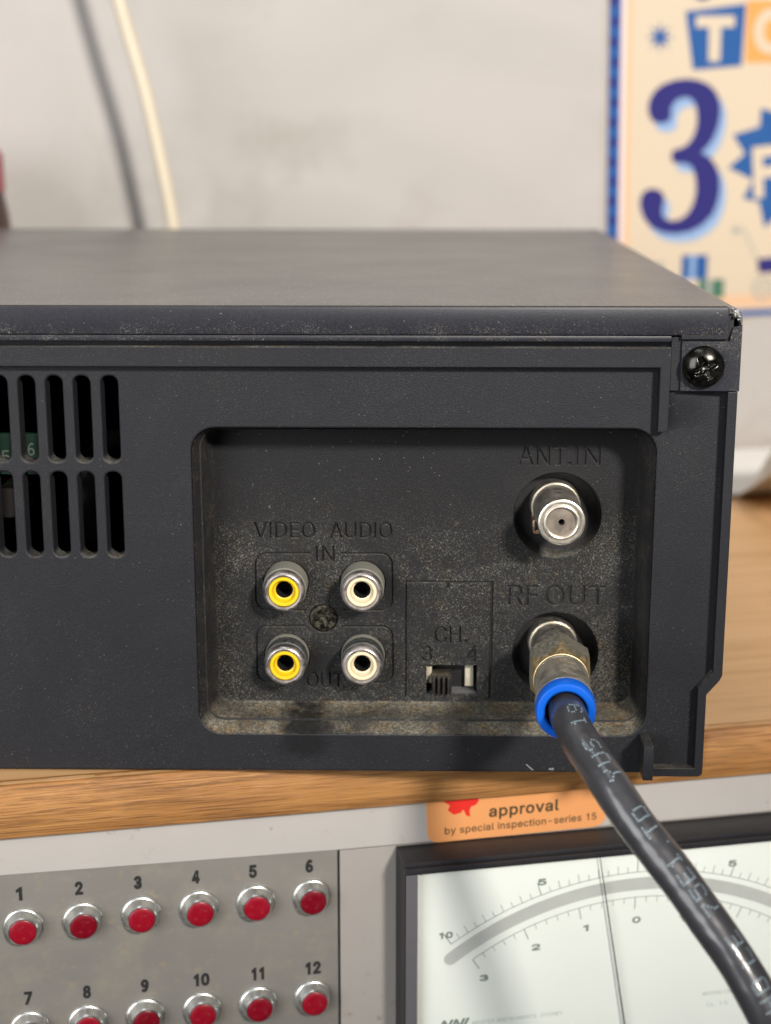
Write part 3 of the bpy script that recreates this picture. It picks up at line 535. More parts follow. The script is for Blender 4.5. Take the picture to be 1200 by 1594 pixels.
# top cover with rounded right shoulder
bm = bmesh.new()
pr = [(XL, 90.0), (XL, 93.0)]+[(61.5+2.6*math.sin(math.radians(t)), 90.4+2.6*math.cos(math.radians(t))) for t in range(0, 91, 10)]+[(64.1, 77.2)]
pr = pr+[(x-(1.0 if z < 92 and x > 0 else 0), z-(1.0 if z > 90.4 else 0)) for x, z in pr[::-1]]
pr = [(XL, 93.0), (61.5, 93.0)]+[(61.5+2.6*math.sin(math.radians(t)), 90.4+2.6*math.cos(math.radians(t))) for t in range(10, 91, 10)]+[(64.1, 77.2), (63.85, 77.2), (63.85, 90.0), (62.4, 91.4), (61.2, 91.9), (XL, 91.9)]
ya = [(.55, 'lip')]
a = [bm.verts.new((x, (0.0 if x > 61.8 else -0.45), z-(0 if x > 61.8 or z < 92.5 else .0))) for x, z in pr]; b = [bm.verts.new((x, 216, z)) for x, z in pr]
for k in range(len(pr)): bm.faces.new((a[k], a[(k+1) % len(pr)], b[(k+1) % len(pr)], b[k]))
bm.faces.new(a); bm.faces.new(b); bmesh.ops.recalc_face_normals(bm, faces=bm.faces)
from_bm('top_cover', bm, m_top, vcr, 30)
# folded tab with the cover screw
tab = [(53.1, 77.3), (64.05, 77.3), (64.05, 89.6), (62.4, 89.2), (61.9, 87.3), (61.9, 86.6), (53.1, 86.6)]
fill_plate('cover_tab', [tab], -0.55, .9, m_lip, vcr, bevel=.16, seg=2)
fill_plate('tab_seat', [rect(51.27, 63.6, 77.3, 87.3)], 0.1, 2.0, m_face, vcr, bevel=.06)
bm = bmesh.new(); g = []      # the seat runs out into the panel in a soft slope
for i in range(13):
    x = 51.27+10.2*i/12; row = []
    for j in range(13):
        z = 77.28-8.3*j/12; u = 1-j/12; v = 1-max(0, (x-53.0)/8.4)
        row.append(bm.verts.new((x, 2.03-1.0*(3*u*u-2*u**3)*(3*v*v-2*v**3), z)))
    g.append(row)
for i in range(12):
    for j in range(12): bm.faces.new((g[i][j], g[i+1][j], g[i+1][j+1], g[i][j+1]))
bmesh.ops.recalc_face_normals(bm, faces=bm.faces)
from_bm('seat_slope', bm, m_face, vcr, 0 or 60)
fill_plate('lip_end_tab', [[(52.9, 87.75), (58.7, 87.75), (59.3, 88.9), (59.4, 91.2), (61.5, 91.2), (61.5, 87.0), (52.9, 87.0)]], -0.85, .5, m_rim, vcr, bevel=.1)
# torn corner: dark gap with bright chips of bared metal
bm = bmesh.new(); box(bm, 61.3, 62.5, .1, 2, 87, 92.5); from_bm('corner_gap', bm, m_dark, vcr)
m_chip = metal('bared_metal', (.75, .76, .74), .22, g=.3)
bm = bmesh.new()
for (x, z, s, q) in ((62.1, 92.5, .55, .3), (62.6, 92.0, .65, 1.1), (63.1, 91.5, .55, 2.0), (62.5, 91.2, .5, .7), (63.3, 90.6, .45, 1.6), (62.0, 91.8, .35, 2.4), (63.0, 92.0, .5, 2.9), (63.5, 91.1, .3, .2)):
    vs = [bm.verts.new((x+s*(.6+.4*random.random())*math.cos(q+k*2*PI/5), -.25-random.random()*.5, z+s*(.6+.4*random.random())*math.sin(q+k*2*PI/5))) for k in range(5)]
    c = bm.verts.new((x, -.9-random.random()*.3, z)); d = bm.verts.new((x, .6, z))
    for k in range(5): bm.faces.new((vs[k], vs[(k+1) % 5], c)); bm.faces.new((vs[(k+1) % 5], vs[k], d))
bmesh.ops.recalc_face_normals(bm, faces=bm.faces)
o = from_bm('corner_chip', bm, m_chip, vcr, 0); tag(o, 'torn bright metal at the cover corner')
# standing fin
bm = bmesh.new(); box(bm, 48.5, 50.45, -5, 2.3, 1.4, 8.45, bev=.12); from_bm('panel_fin', bm, m_rim, vcr)
box_obj('foot', (30, 48, 40, 58, -.6, .3), m_rim, vcr, bev=.1); box_obj('foot', (-150, -132, 40, 58, -.6, .3), m_rim, vcr, bev=.1)
box_obj('foot', (30, 48, 180, 198, -.6, .3), m_rim, vcr, bev=.1); box_obj('foot', (-150, -132, 180, 198, -.6, .3), m_rim, vcr, bev=.1)

def cross_screw(name, cx, cz, y_face, R, H, mat, parent, label, rot, depth=.9):
    """domed head with a real cross recess"""
    bm = bmesh.new(); N = 96; K = 26; rows = []
    ca, sa = math.cos(rot), math.sin(rot)
    for i in range(K+1):
        rr = R*i/K; row = []
        for k in range(N):
            a = 2*PI*k/N; x, z = rr*math.cos(a), rr*math.sin(a)
            h = H*(max(0, 1-(rr/R)**2.4))**.6
            u, v = x*ca+z*sa, -x*sa+z*ca
            for p, q in ((u, v), (v, u)):
                L = .56*R; wd = .15*R
                d = max(abs(p)-L, abs(q)-wd*(1.25-.5*abs(p)/L))
                if d < .05*R: h -= depth*min(1, max(0, (.05*R-d)/(.10*R)))*(1-.55*min(1, abs(p)/L))*(1 if (p, q) == (u, v) else 1)/(1 if rr > .2*R else 1.6)
            row.append(bm.verts.new((cx+x, y_face-h, cz+z)))
        rows.append(row)
    for a, b in zip(rows, rows[1:]):
        for k in range(N): bm.faces.new((a[k], a[(k+1) % N], b[(k+1) % N], b[k]))
    bmesh.ops.remove_doubles(bm, verts=bm.verts, dist=1e-4)
    bmesh.ops.recalc_face_normals(bm, faces=bm.faces)
    o = from_bm(name, bm, mat, parent, 60); tag(o, label); return o
scr = cross_screw('screw', 57.1, 82.0, -1.4, 3.9, 2.0, m_screw, vcr, 'glossy domed black screw at the corner', .45, 1.3)
lathe_obj('screw_washer', [(3.9, -1.4), (3.9, -.5), (4.0, 1.0)], 57.1, 82.0, m_screw, scr)
s2 = cross_screw('screw', -14.35, 28.7, 12.3, 2.75, .35, m_screw2, vcr, 'small dull recessed screw between the four round sockets', .5, .6)

# round phono sockets
for i, (cx, cz) in enumerate(JK):
    top = i < 2
    j = bpy.data.objects.new('phono_socket', None); COL.objects.link(j); j.parent = vcr; j.empty_display_size = .01
    tag(j, ('yellow' if i % 2 == 0 else 'cream')+' lined round socket, '+('upper' if top else 'lower')+' row')
    if top: lathe_obj('shell', [(4.42, 13.5), (4.38, 11.0), (4.30, 7.6), (4.05, 7.3)], cx, cz, m_shellside, j)
    else:
        lathe_obj('shell', [(4.45, 13.5), (4.42, 11.2), (4.30, 10.9)], cx, cz, m_shellside, j)
        lathe_obj('shell_band', [(4.30, 10.95), (4.26, 7.5), (4.05, 7.3)], cx, cz, m_shelldark, j)
    lathe_obj('front_ring', [(4.1, 7.6), (4.14, 6.6), (4.08, 5.9), (3.86, 5.45), (3.5, 5.25), (3.15, 5.3), (3.0, 5.55), (2.98, 6.4)], cx, cz, m_nickel, j, 64)
    lathe_obj('insert', [(2.99, 6.3), (2.97, 5.6), (2.85, 5.45), (2.45, 5.45), (2.3, 5.6), (2.18, 6.6), (1.95, 7.1), (1.72, 7.2), (1.70, 9.0)], cx, cz, m_yellow if i % 2 == 0 else m_cream, j, 64)
    lathe_obj('contact_hole', [(1.72, 7.25), (1.6, 12.0), (.1, 12.0)], cx, cz, m_hole, j, 32, close_end=True)
    bm = bmesh.new(); lathe(bm, [(5.2, 14.0), (.1, 14.0)], cx, cz, 24, close_end=True); from_bm('socket_back', bm, m_hole, j)

def f_socket(cx, cz, label, y1):
    j = bpy.data.objects.new('aerial_socket', None); COL.objects.link(j); j.parent = vcr; j.empty_display_size = .01; tag(j, label)
    lathe_obj('flange', [(5.0, 16.6), (5.0, 13.2), (4.85, 12.9), (4.6, 12.9)], cx, cz, m_fnickel, j)
    lathe_obj('barrel', [(4.62, 13.2), (4.58, 8), (4.52, y1+1.2), (4.56, y1+1.0), (4.6, y1+.6), (4.45, y1+.15), (4.15, y1), (3.8, y1+.05), (3.72, y1+.35), (3.45, y1+.35), (3.4, y1-.15), (3.1, y1-.22), (2.9, y1-.1), (2.82, y1+.45)], cx, cz, m_fnickel, j, 72)
    bm = bmesh.new(); lathe(bm, [(2.84, y1+.42), (1.6, y1+.38), (.62, y1+.36), (.58, y1+.7), (.56, y1+2.5)], cx, cz, 48); from_bm('contact_face', bm, m_fface, j)
    lathe_obj('pin_hole', [(.6, y1+1.0), (.55, y1+2.6), (.05, y1+2.7)], cx, cz, m_hole, j, 20, close_end=True)
    return j
ja = f_socket(*ANT, 'bare threadless aerial socket, nothing plugged in', 0.0)
jr = f_socket(*RFO, 'aerial socket behind the plugged-in cable', 1.5)
bm = bmesh.new(); box(bm, 27.0, 27.5, 7.5, 12.5, 48.0, 50.5, bev=.1); box(bm, 27.2, 28.6, 8.0, 9.0, 47.6, 48.3, bev=.15)
from_bm('spring_clip', bm, metal('copper_clip', (.45, .30, .22), .35), ja)

# channel switch
sw = bpy.data.objects.new('channel_switch', None); COL.objects.link(sw); sw.parent = vcr; sw.empty_display_size = .01
m_swmetal = plain('switch_cream', (.42, .38, .29), .5, vary=.2, vscale=900)
m_swblack = black_plastic('switch_black', base=(.012, .012, .013), amount=.35, up=.8, dust=(.30, .25, .16))
box_obj('housing', (5.8, 17.4, 16.0, 19.0, 11.5, 20.0), m_hole, sw)
box_obj('housing_wall', (6.4, 7.6, 13.4, 15.9, 14.5, 18.4), m_swmetal, sw, bev=.2)
box_obj('housing_wall', (14.4, 16.1, 14.6, 15.9, 13.5, 19.5), m_swmetal, sw, bev=.1)
bm = bmesh.new(); vs = [bm.verts.new(p) for p in ((6.6, 12.6, 12.66), (16.7, 12.6, 12.66), (16.1, 16.2, 12.9), (7.2, 16.2, 12.9))]; bm.faces.new(vs)
from_bm('sill', bm, plain('switch_sill_grey', (.15, .15, .15), .6, bump=.4, vary=.2, vscale=2000), sw)
kn = box_obj('slider', (7.6, 11.6, 11.6, 16.0, 13.0, 16.9), m_swblack, sw, bev=.12)
for k in range(4): box_obj('slider_rib', (7.75+k*1.0, 8.25+k*1.0, 10.6, 11.7, 13.1, 16.7), m_swblack, kn, bev=.12)

# electronics seen through the vent slots
bm = bmesh.new(); box(bm, -125, -71.9, 20, 21.5, 56.5, 64.9)
pcb = from_bm('circuit_board', bm, m_green, vcr)
flat('board_print', text_polys('C6', -76.6, -72.9, 60.4, 63.0)+text_polys('R25', -84, -78, 58.8, 61.5), 19.9, plain('faint_board_print', (.16, .19, .16), .5), pcb)
lathe_obj('capacitor', [(.1, 12), (3.0, 12), (3.4, 12.5), (3.4, 20)], -76.8, 52.5, m_brown, vcr)
box_obj('capacitor', (-70.6, -68.9, 14, 19, 46, 60.5), m_brown, vcr, bev=.5)
box_obj('transformer', (-66.5, -60.5, 30, 60, 40, 58), plain('dark_lacquer', (.012, .012, .016), .3), vcr, bev=.6)
box_obj('solder_pin', (-66.2, -65.0, 18.5, 19, 49.2, 49.8), m_white, vcr)

# ------------------------------------------------------------------ plugged-in cable
cable = thing('coaxial_cable', 'black coaxial cable with blue-ringed metal plug hanging from the lower right socket', 'cable', Vector((32.1, -6, 23.2))*MM)
def shift(bm):
    bmesh.ops.translate(bm, vec=(-32.1, 6, -23.2), verts=bm.verts)
CX, CZ = RFO
bm = bmesh.new()     # hexagonal nut with turned chamfers
N = 96
def hexr(a, af): 
    k = (a % (PI/3))-PI/6
    return af/2/math.cos(k)
rows = []
for y, cap in ((1.5, 3.6), (1.5, 6.0), (1.1, 6.5), (-4.4, 6.5), (-5.4, 6.2), (-6.4, 5.9), (-7.4, 5.6), (-8.4, 5.3), (-8.5, 5.0)):
    rows.append([bm.verts.new((CX+min(hexr(2*PI*k/N+PI/6, 11.2), cap)*math.cos(2*PI*k/N), y, CZ+min(hexr(2*PI*k/N+PI/6, 11.2), cap)*math.sin(2*PI*k/N))) for k in range(N)])
for a, b in zip(rows, rows[1:]):
    for k in range(N): bm.faces.new((a[k], a[(k+1) % N], b[(k+1) % N], b[k]))
bmesh.ops.recalc_face_normals(bm, faces=bm.faces); bm.faces.ensure_lookup_table()
for f in bm.faces:
    c = f.calc_center_median(); f.material_index = 1 if (c.y < -4.4 and abs(f.normal.y) > .12) else 0
def tilt(bm):
    for v in bm.verts:
        if v.co.y < 0: v.co.x += .040*v.co.y
tilt(bm); shift(bm); nut = from_bm('hex_nut', bm, [m_brass, m_brassedge], cable, 25)
bm = bmesh.new(); lathe(bm, [(4.9, -8.3), (5.2, -8.5), (5.22, -9.1), (5.05, -9.4)], CX, CZ, 64); tilt(bm); shift(bm); from_bm('swivel_collar', bm, m_sleeve, cable)
bm = bmesh.new(); lathe(bm, [(4.95, -9.2), (5.12, -9.5), (5.2, -15), (5.32, -19.5), (5.42, -20.0), (5.45, -21.6), (5.2, -21.9)], CX, CZ, 64)
for v in bm.verts:      # crimp flats
    if -19.0 < v.co.y < -11: 
        a = math.atan2(v.co.z-CZ, v.co.x-CX); k = 1-.018*(1+math.cos(6*a)); v.co.x = CX+(v.co.x-CX)*k; v.co.z = CZ+(v.co.z-CZ)*k
tilt(bm); shift(bm); from_bm('crimp_sleeve', bm, m_sleeve, cable)
bm = bmesh.new(); lathe(bm, [(5.1, -21.6), (5.42, -21.7), (5.5, -22.2), (5.46, -24.4), (5.2, -24.9), (4.9, -25.0), (4.1, -25.0), (3.8, -24.7), (3.6, -21.5)], CX, CZ, 72)
tilt(bm); shift(bm); from_bm('blue_ring', bm, m_blue, cable)
path = [(31.5, -16, 23.2), (31.3, -22, 23.15), (31.7, -28, 22.4), (33.1, -33, 20.6), (36.3, -40, 17.4), (40.9, -46, 11.8), (47.1, -51, 4.9), (52.0, -55, -1.1), (57.2, -59, -7.9), (61.7, -62, -15.8), (66.0, -64, -26), (70, -65, -40), (73, -66, -60), (75, -67, -110)]
bm = bmesh.new(); FR = tube(bm, path, lambda t: 3.35+.04*math.sin(t*60), 40, sub=14); shift(bm)
jk = from_bm('jacket', bm, m_cable, cable, 60)
# dot matrix marking on the jacket
FONT = {'1': ["00100", "01100", "00100", "00100", "00100", "00100", "01110"], '9': ["01110", "10001", "10001", "01111", "00001", "10001", "01110"], '6': ["01110", "10001", "10000", "11110", "10001", "10001", "01110"],
 'S': ["01111", "10000", "10000", "01110", "00001", "00001", "11110"], 'U': ["10001", "10001", "10001", "10001", "10001", "10001", "01110"], 'Y': ["10001", "10001", "01010", "00100", "00100", "00100", "00100"],
 'T': ["11111", "00100", "00100", "00100", "00100", "00100", "00100"], 'E': ["11111", "10000", "10000", "11110", "10000", "10000", "11111"], 'D': ["11110", "10001", "10001", "10001", "10001", "10001", "11110"],
 'L': ["10000", "10000", "10000", "10000", "10000", "10000", "11111"], '7': ["11111", "00001", "00010", "00100", "01000", "01000", "01000"], '5': ["11111", "10000", "11110", "00001", "00001", "10001", "01110"],
 'F': ["11111", "10000", "10000", "11110", "10000", "10000", "10000"], 'H': ["10001", "10001", "10001", "11111", "10001", "10001", "10001"], ' ': ["00000"]*7, '.': ["00000"]*6+["00100"]}
import bisect
cum = [0.0]
for a, b in zip(FR, FR[1:]): cum.append(cum[-1]+(b[0]-a[0]).length)
def along(s):
    i = max(0, min(len(FR)-2, bisect.bisect_right(cum, s)-1)); t = (s-cum[i])/(cum[i+1]-cum[i])
    q = FR[i][0].lerp(FR[i+1][0], t); T = (FR[i+1][0]-FR[i][0]).normalized(); return q, T
bm = bmesh.new()
def dot(s, v, rad=.14):
    q, T = along(s); view = Vector((0, -1, .55)).normalized()
    n = (view-T*view.dot(T)).normalized(); side = T.cross(n)       # side points to the cable's upper right
    if side.x < 0: side = -side
    a = v/3.4
    d = n*math.cos(a)+side*math.sin(a); c = q+d*3.41; e = (side*math.cos(a)-n*math.sin(a))
    vs = [bm.verts.new(c+T*rad*math.cos(k*PI/3)+e*rad*1.15*math.sin(k*PI/3)) for k in range(6)]
    top = bm.verts.new(c+d*.03)
    for k in range(6): bm.faces.new((vs[k], vs[(k+1) % 6], top))
msg = '  HD LE  75E1.TD   YUS  19'[::-1]       # runs towards the plug: last characters sit nearest the plug
s = 11.5
for ch in msg:
    if ch == ' ': s += 1.5; continue
    g = FONT[ch]
    for r_ in range(7):
        for c_ in range(5):
            if g[r_][c_] == '1': dot(s+(4-c_)*.46+random.uniform(-.04, .04), -.2+(r_*.42)+random.uniform(-.04, .04)+.3*math.sin(s*.25))
    s += 3.05
    if s > 105: break
bmesh.ops.recalc_face_normals(bm, faces=bm.faces); shift(bm)
o = from_bm('printed_mark', bm, m_mark, jk, 60); o['kind'] = 'stuff'

# ------------------------------------------------------------------ instrument under the shelf (its own s,t,z frame)
ins = thing('test_instrument', 'grey metal instrument panel with red push buttons and a white dial meter below the shelf', 'instrument', P0, PHI)
T0 = 3.0
box_obj('case', (-330, 160, T0+.6, 260, -190, -12.6), m_case, ins)
fill_plate('top_strip', [[(-330, -12.7), (160, -12.7), (160, -22.2), (-86.9, -21.95), (-156, -20.8), (-330, -18.0)]], T0-.3, .9, m_strip, ins, bevel=.15)
fill_plate('button_panel', [[(-330, -18.1), (-156, -20.9), (-87.25, -22.05), (-87.25, -190), (-330, -190)]], T0+.05, .5, m_alu, ins, bevel=.05)
flat('panel_gap', [rect(-87.35, -86.65, -190, -22.1)], T0+.45, m_print, ins, .1)
fill_plate('side_panel', [rect(-86.7, 160, -190, -22.25)], T0+.02, .5, m_case, ins, bevel=.05)
num = 1
chrome_me = None
for row, (zb, zn) in enumerate(((-32.6, -25.35), (-55.85, -48.85))):
    for c in range(6):
        sx = -151.95+11.84*c; 
        zc = zb+(.12*c if row == 0 else 0)*.6
        pb = bpy.data.objects.new('push_button', None); COL.objects.link(pb); pb.parent = ins; pb.empty_display_size = .004
        pb.location = Vector((sx, T0, zc))*MM
        pb.rotation_euler = (random.uniform(-.03, .03), random.uniform(-1.5, 1.5), random.uniform(-.035, .035))
        if chrome_me is None:
            bm = bmesh.new(); lathe(bm, [(4.15, .2), (4.12, -.25), (3.95, -.5), (3.7, -.6), (3.45, -1.1), (3.25, -1.9), (3.08, -2.4), (2.9, -2.6), (2.72, -2.58), (2.68, -2.3)], 0, 0, 56)
            o1 = from_bm('chrome_bezel', bm, m_chrome, pb)
            bm = bmesh.new(); lathe(bm, [(2.7, -2.2), (2.68, -2.62), (2.5, -2.74), (1.6, -2.80), (.05, -2.83)], 0, 0, 48, close_end=True)
            o2 = from_bm('red_cap', bm, m_red, pb)
            chrome_me, cap_me = o1.data, o2.data
        else:
            for nm, me in (('chrome_bezel', chrome_me), ('red_cap', cap_me)):
                o = bpy.data.objects.new(nm, me); COL.objects.link(o); o.parent = pb
        txt = str(num); hw = .62 if len(txt) == 1 else 1.45
        if txt == '1': hw = .42
        if txt == '11': hw = 1.15
        off = -.45 if row == 0 else .1
        P = text_polys(txt, sx+off-hw, sx+off+hw, zn-1.3+(.04*c if row == 0 else 0), zn+1.3+(.04*c if row == 0 else 0), space=1.1)
        flat('printed_number', P, T0-.02, m_print, ins, .08, grow=.19)
        num += 1
# approval sticker
st = [(-68.3, -12.75), (-68.0, -20.2), (-67.6, -21.3), (-66.8, -22.0), (-65.6, -22.25), (-31.2, -21.95), (-29.6, -21.6), (-28.6, -20.6), (-28.3, -19.2), (-28.5, -12.75)]
stk = fill_plate('approval_sticker', [st], T0-.42, .12, m_sticker, ins, bevel=.03); tag(stk, 'orange sticker reading approval by special inspection-series 15')
flat('sticker_text', text_polys('approval', -54.5, -39.2, -18.05, -15.0, space=1.08, shear=.012), T0-.46, m_sttext, stk, grow=.10)
flat('sticker_text', text_polys('by special inspection-series 15', -64.2, -30.6, -20.95, -18.95, space=1.06, shear=.010), T0-.46, m_sttext, stk, grow=.03)
flat('sticker_logo', [[(-64.7, -12.9), (-63.2, -14.0), (-63.6, -15.1), (-62.3, -16.2), (-60.8, -15.9), (-60.2, -15.2), (-59.6, -16.6), (-58.7, -16.9), (-58.9, -15.6), (-58.6, -14.7), (-57.6, -14.4), (-56.9, -13.6), (-57.0, -12.9)]], T0-.46, m_stred, stk)
# moving coil meter
mt = bpy.data.objects.new('panel_meter', None); COL.objects.link(mt); mt.parent = ins; mt.empty_display_size = .01
TF = T0-10; S0, S1, ZT, ZB = -74.7, 27.4, -22.35, -95.0
bm = bmesh.new(); box(bm, S0, S1, TF+1.3, T0, ZT-1.6, ZT, bev=.12); box(bm, S0, S0+1.6, TF+.9, T0, ZB, ZT-1.62); box(bm, S1-1.6, S1, TF+.9, T0, ZB, ZT-1.62); box(bm, S0, S1, TF+1.2, T0, ZB-1.6, ZB-.02)
from_bm('bezel', bm, m_meterblack, mt)
bm = bmesh.new(); box(bm, S0-.0, S1, TF, TF+1.25, ZT-2.05, ZT-.75, bev=.12); from_bm('front_rim', bm, m_meterblack, mt)
fill_plate('window_frame', [[(S0+.15, ZT-2.1), (S0+.15, ZB-1.4), (S1-.15, ZB-1.4), (S1-.15, ZT-2.1), (S1-2.55, ZT-2.1), (S1-2.55, ZB), (S0+2.55, ZB), (S0+2.55, ZT-2.1)]], TF+.1, .8, m_metergrey, mt, bevel=.08)
TD = -4.9
dial = box_obj('dial', (S0+1.7, S1-1.7, TD, TD+.6, ZB, ZT-1.7), m_dial, mt)
oc = (-23.6, -103.1, 73.45); ic = (-23.9, -100.8, 65.3)
def pol(c, ang, r): a = math.radians(ang); return (c[0]+r*math.sin(a), c[1]+r*math.cos(a))
def arcline(c, r, a0, a1, wd, n=60): return stroke([pol(c, a0+(a1-a0)*k/n, r) for k in range(n+1)], wd)
flat('mirror_strip', [arcline(oc, 70.7, -35.4, 35.4, 2.9)], TD-.05, m_band, dial)
for a_ in (-35.4, 35.4): flat('mirror_strip_end', [circle(*pol(oc, a_, 70.7), 1.44, 28)], TD-.062, m_band, dial)
marks = [arcline(oc, oc[2], -33.8, 33.8, .12), arcline(ic, ic[2], -33.3, 33.3, .12)]
flat('scale_arc', marks, TD-.05, m_dialprint, dial)
tk = []
for k in range(-20, 21):
    a = k*33.8/20; L = 3.0 if k % 10 == 0 else (1.9 if k % 2 == 0 else 1.3)
    tk.append(stroke([pol(oc, a, oc[2]+.06), pol(oc, a, oc[2]+L)], .17 if k % 10 == 0 else .11))
for k in range(-15, 16):
    a = k*33.3/15; L = 2.7 if k % 5 == 0 else 1.3
    tk.append(stroke([pol(ic, a, ic[2]-.06), pol(ic, a, ic[2]-L)], .17 if k % 5 == 0 else .11))
o = flat('scale_tick', tk, TD-.05, m_dialprint, dial); o['kind'] = 'stuff'
def lab(t, s, z, wd=.85, hh=.65): flat('dial_number', text_polys(t, s-wd, s+wd, z-hh, z+hh, space=1.1), TD-.05, m_dialprint, dial, grow=.10)
lab('10', -65.6, -39.9, 1.35); lab('5', -44.8, -29.8); lab('5', -1.9, -29.8); lab('3', -57.2, -50.8); lab('2', -45.8, -44.9); lab('1', -34.8, -41.6, .5); lab('0', -23.4, -40.9)
lab('10', 18.2, -39.9, 1.35); lab('1', -12.9, -41.6, .5); lab('2', -1.8, -44.9); lab('3', 9.8, -50.8)
nd = flat('maker_mark', text_polys('NNi', -66.8, -61.2, -61.9, -60.0, slant=.45), TD-.05, m_dialprint, dial, grow=.14)
flat('dial_text', text_polys('MASTER INSTRUMENTS  SYDNEY', -59.6, -39.4, -61.75, -60.85), TD-.05, m_dialfaint, dial)
flat('dial_text', text_polys('MOVING COIL', -7.2, .4, -61.1, -60.2)+text_polys('CL. 1.5', -6.2, -1.2, -63.9, -63.0), TD-.05, m_dialfaint, dial)
bm = bmesh.new()     # needle with a flat lance tip
p0 = Vector((-32.6, TD-1.15, -24.6)); p1 = Vector((-24.4, TD-1.25, -72.0)); d = (p1-p0).normalized(); n = Vector((-d.z, 0, d.x))
for a, b, w0, w1 in ((0, .16, .08, .11), (.16, .26, .11, .13), (.26, 1, .13, .2)):
    q0, q1 = p0.lerp(p1, a), p0.lerp(p1, b); vs = []
    for q, ww in ((q0, w0), (q1, w1)):
        for sgn, dy in ((-1, 0), (1, 0), (1, .15), (-1, .15)): vs.append(bm.verts.new(q+n*ww*sgn+Vector((0, dy, 0))))
    for k in range(4): bm.faces.new((vs[k], vs[(k+1) % 4], vs[4+(k+1) % 4], vs[4+k]))
bmesh.ops.recalc_face_normals(bm, faces=bm.faces)
from_bm('needle', bm, m_needle, mt)
box_obj('window', (S0+2.4, S1-2.4, TF+.55, TF+.75, ZB, ZT-1.9), m_glass, mt, smooth=0)

# ------------------------------------------------------------------ poster on the wall
PX, PZ = 64.0, 120.0; DL = math.radians(1.23)
S_ = Vector((math.cos(PHI), math.sin(PHI), 0)); N_ = Vector((-math.sin(PHI), math.cos(PHI), 0))
pos = thing('poster', 'cream poster with a big navy numeral 3 and blue patterned border on the wall', 'poster')
pos.matrix_world = Matrix.Translation(P0+S_*PX*MM+N_*279.6*MM+Vector((0, 0, PZ*MM))) @ Matrix.Rotation(PHI, 4, 'Z') @ Matrix.Rotation(-DL, 4, 'Y')
def L_(s, z):
    u, v = s-PX, z-PZ; c, sn = math.cos(DL), math.sin(DL)
    return (u*c+v*sn, -u*sn+v*c)
def crop(px, py):   # rows of the numeral traced in wall millimetres (pitch .255 mm)
    return (78.05+(px-322)*.0800, 141.9-(py-398)*.0763)
PW, PB, PT = 190.0, -66.6, 210.0
flat('sheet', [rect(-.6, PW, PB-3.2, PT)], -.3, m_poster, pos, .3)
flat('border', [rect(0.2, 5.2, PB-2.4, PT)], -.36, m_pblue, pos)
flat('border', [rect(5.3, PW, PB-2.4, PB+.2)], -.36, m_pblue, pos)
chk = []
k = 0; z = PB-1
while z < PT:
    chk.append(rect(.4+(k % 2)*.9, 4.0+(k % 2)*.6, z, z+3.0)); z += 7.2; k += 1
flat('border_check', chk, -.40, m_pnavy, pos)
flat('inner_line', [rect(5.2, 7.0, PB+.2, PT)], -.37, plain('poster_mauve', (.62, .50, .48), .6), pos)
flat('inner_line', [rect(7.0, 9.6, PB+4, PT)], -.37, m_ppeach, pos)
flat('inner_line', [rect(7.0, PW, PB+1.2, PB+6.2)], -.37, m_ppeach, pos)
three = [(345,545),(350,500),(375,455),(415,425),(470,405),(530,398),(590,405),(640,425),(680,460),(702,510),(708,560),(700,620),(680,680),(650,725),(620,752),(665,775),(700,820),(720,875),(724,940),(715,1000),(690,1060),(640,1110),(580,1140),(510,1150),(440,1142),(385,1115),(345,1070),(325,1020),(322,980),(335,945),(365,927),(400,927),(430,942),(445,970),(440,1005),(435,1035),(440,1060),(460,1078),(490,1085),(530,1078),(565,1050),(590,1005),(602,950),(600,900),(590,850),(570,815),(540,805),(490,802),(473,790),(470,760),(478,740),(500,735),(540,720),(570,685),(588,640),(592,590),(585,540),(570,505),(545,488),(515,488),(485,500),(462,530),(460,560),(462,585),(445,605),(410,612),(375,605),(355,580)]
flat('numeral_shadow', [[L_(*crop(x+30, y+42)) for x, y in three]], -.40, m_plight, pos)
flat('numeral', [[L_(*crop(x, y)) for x, y in three]], -.46, m_pnavy, pos)
flat('letter_block', [[L_(*p) for p in ((93.1, 165.8), (116.9, 168.9), (116.4, 146.6), (97.0, 145.0))]], -.42, m_pblue, pos)
flat('letter', [[L_(u, v) for u, v in q] for q in text_polys('T', 98.7, 111.5, 149.4, 163.2, rot=.02)], -.48, m_poster, pos, grow=1.3)
flat('letter_block', [rect(54.3, 75, 26.5, 49)], -.42, m_porange, pos)
flat('letter', text_polys('O', 58.5, 71, 30.7, 45), -.48, m_poster, pos, grow=1.1)
def star(cx, cz, R, r, n, rot=0, jit=0.0):
    rnd = random.Random(5)
    return [(cx+(R if k % 2 == 0 else r)*(1+rnd.uniform(-jit, jit))*math.cos(rot+PI*k/n), cz+(R if k % 2 == 0 else r)*(1+rnd.uniform(-jit, jit))*math.sin(rot+PI*k/n)) for k in range(2*n)]
flat('small_star', [[L_(*p) for p in star(83.5, 156.6, 5.8, 1.9, 8)]], -.42, m_pblue, pos)
flat('burst', [[L_(*p) for p in star(139, 112, 25.5, 18.5, 12, .12, .10)]], -.42, m_pblue, pos)
flat('letter', [[L_(u, v) for u, v in q] for q in text_polys('FR', 124.4, 147, 99.8, 117.0, rot=.1)], -.48, m_poster, pos, grow=1.1)
flat('top_disc', [[L_(*p) for p in circle(99.5, 174.5, 4.6)]], -.42, m_pnavy, pos)
flat('gift_box', [[L_(*p) for p in rect(96.0, 106.6, 67.2, 76.4)]], -.42, m_pblue, pos)
flat('ribbon', [[L_(*p) for p in rect(99.4, 101.6, 67.2, 76.4)]], -.46, m_plight, pos)
flat('gift_box', [[L_(*p) for p in rect(103.2, 113.8, 59.6, 67.0)]], -.42, m_pgreen, pos)
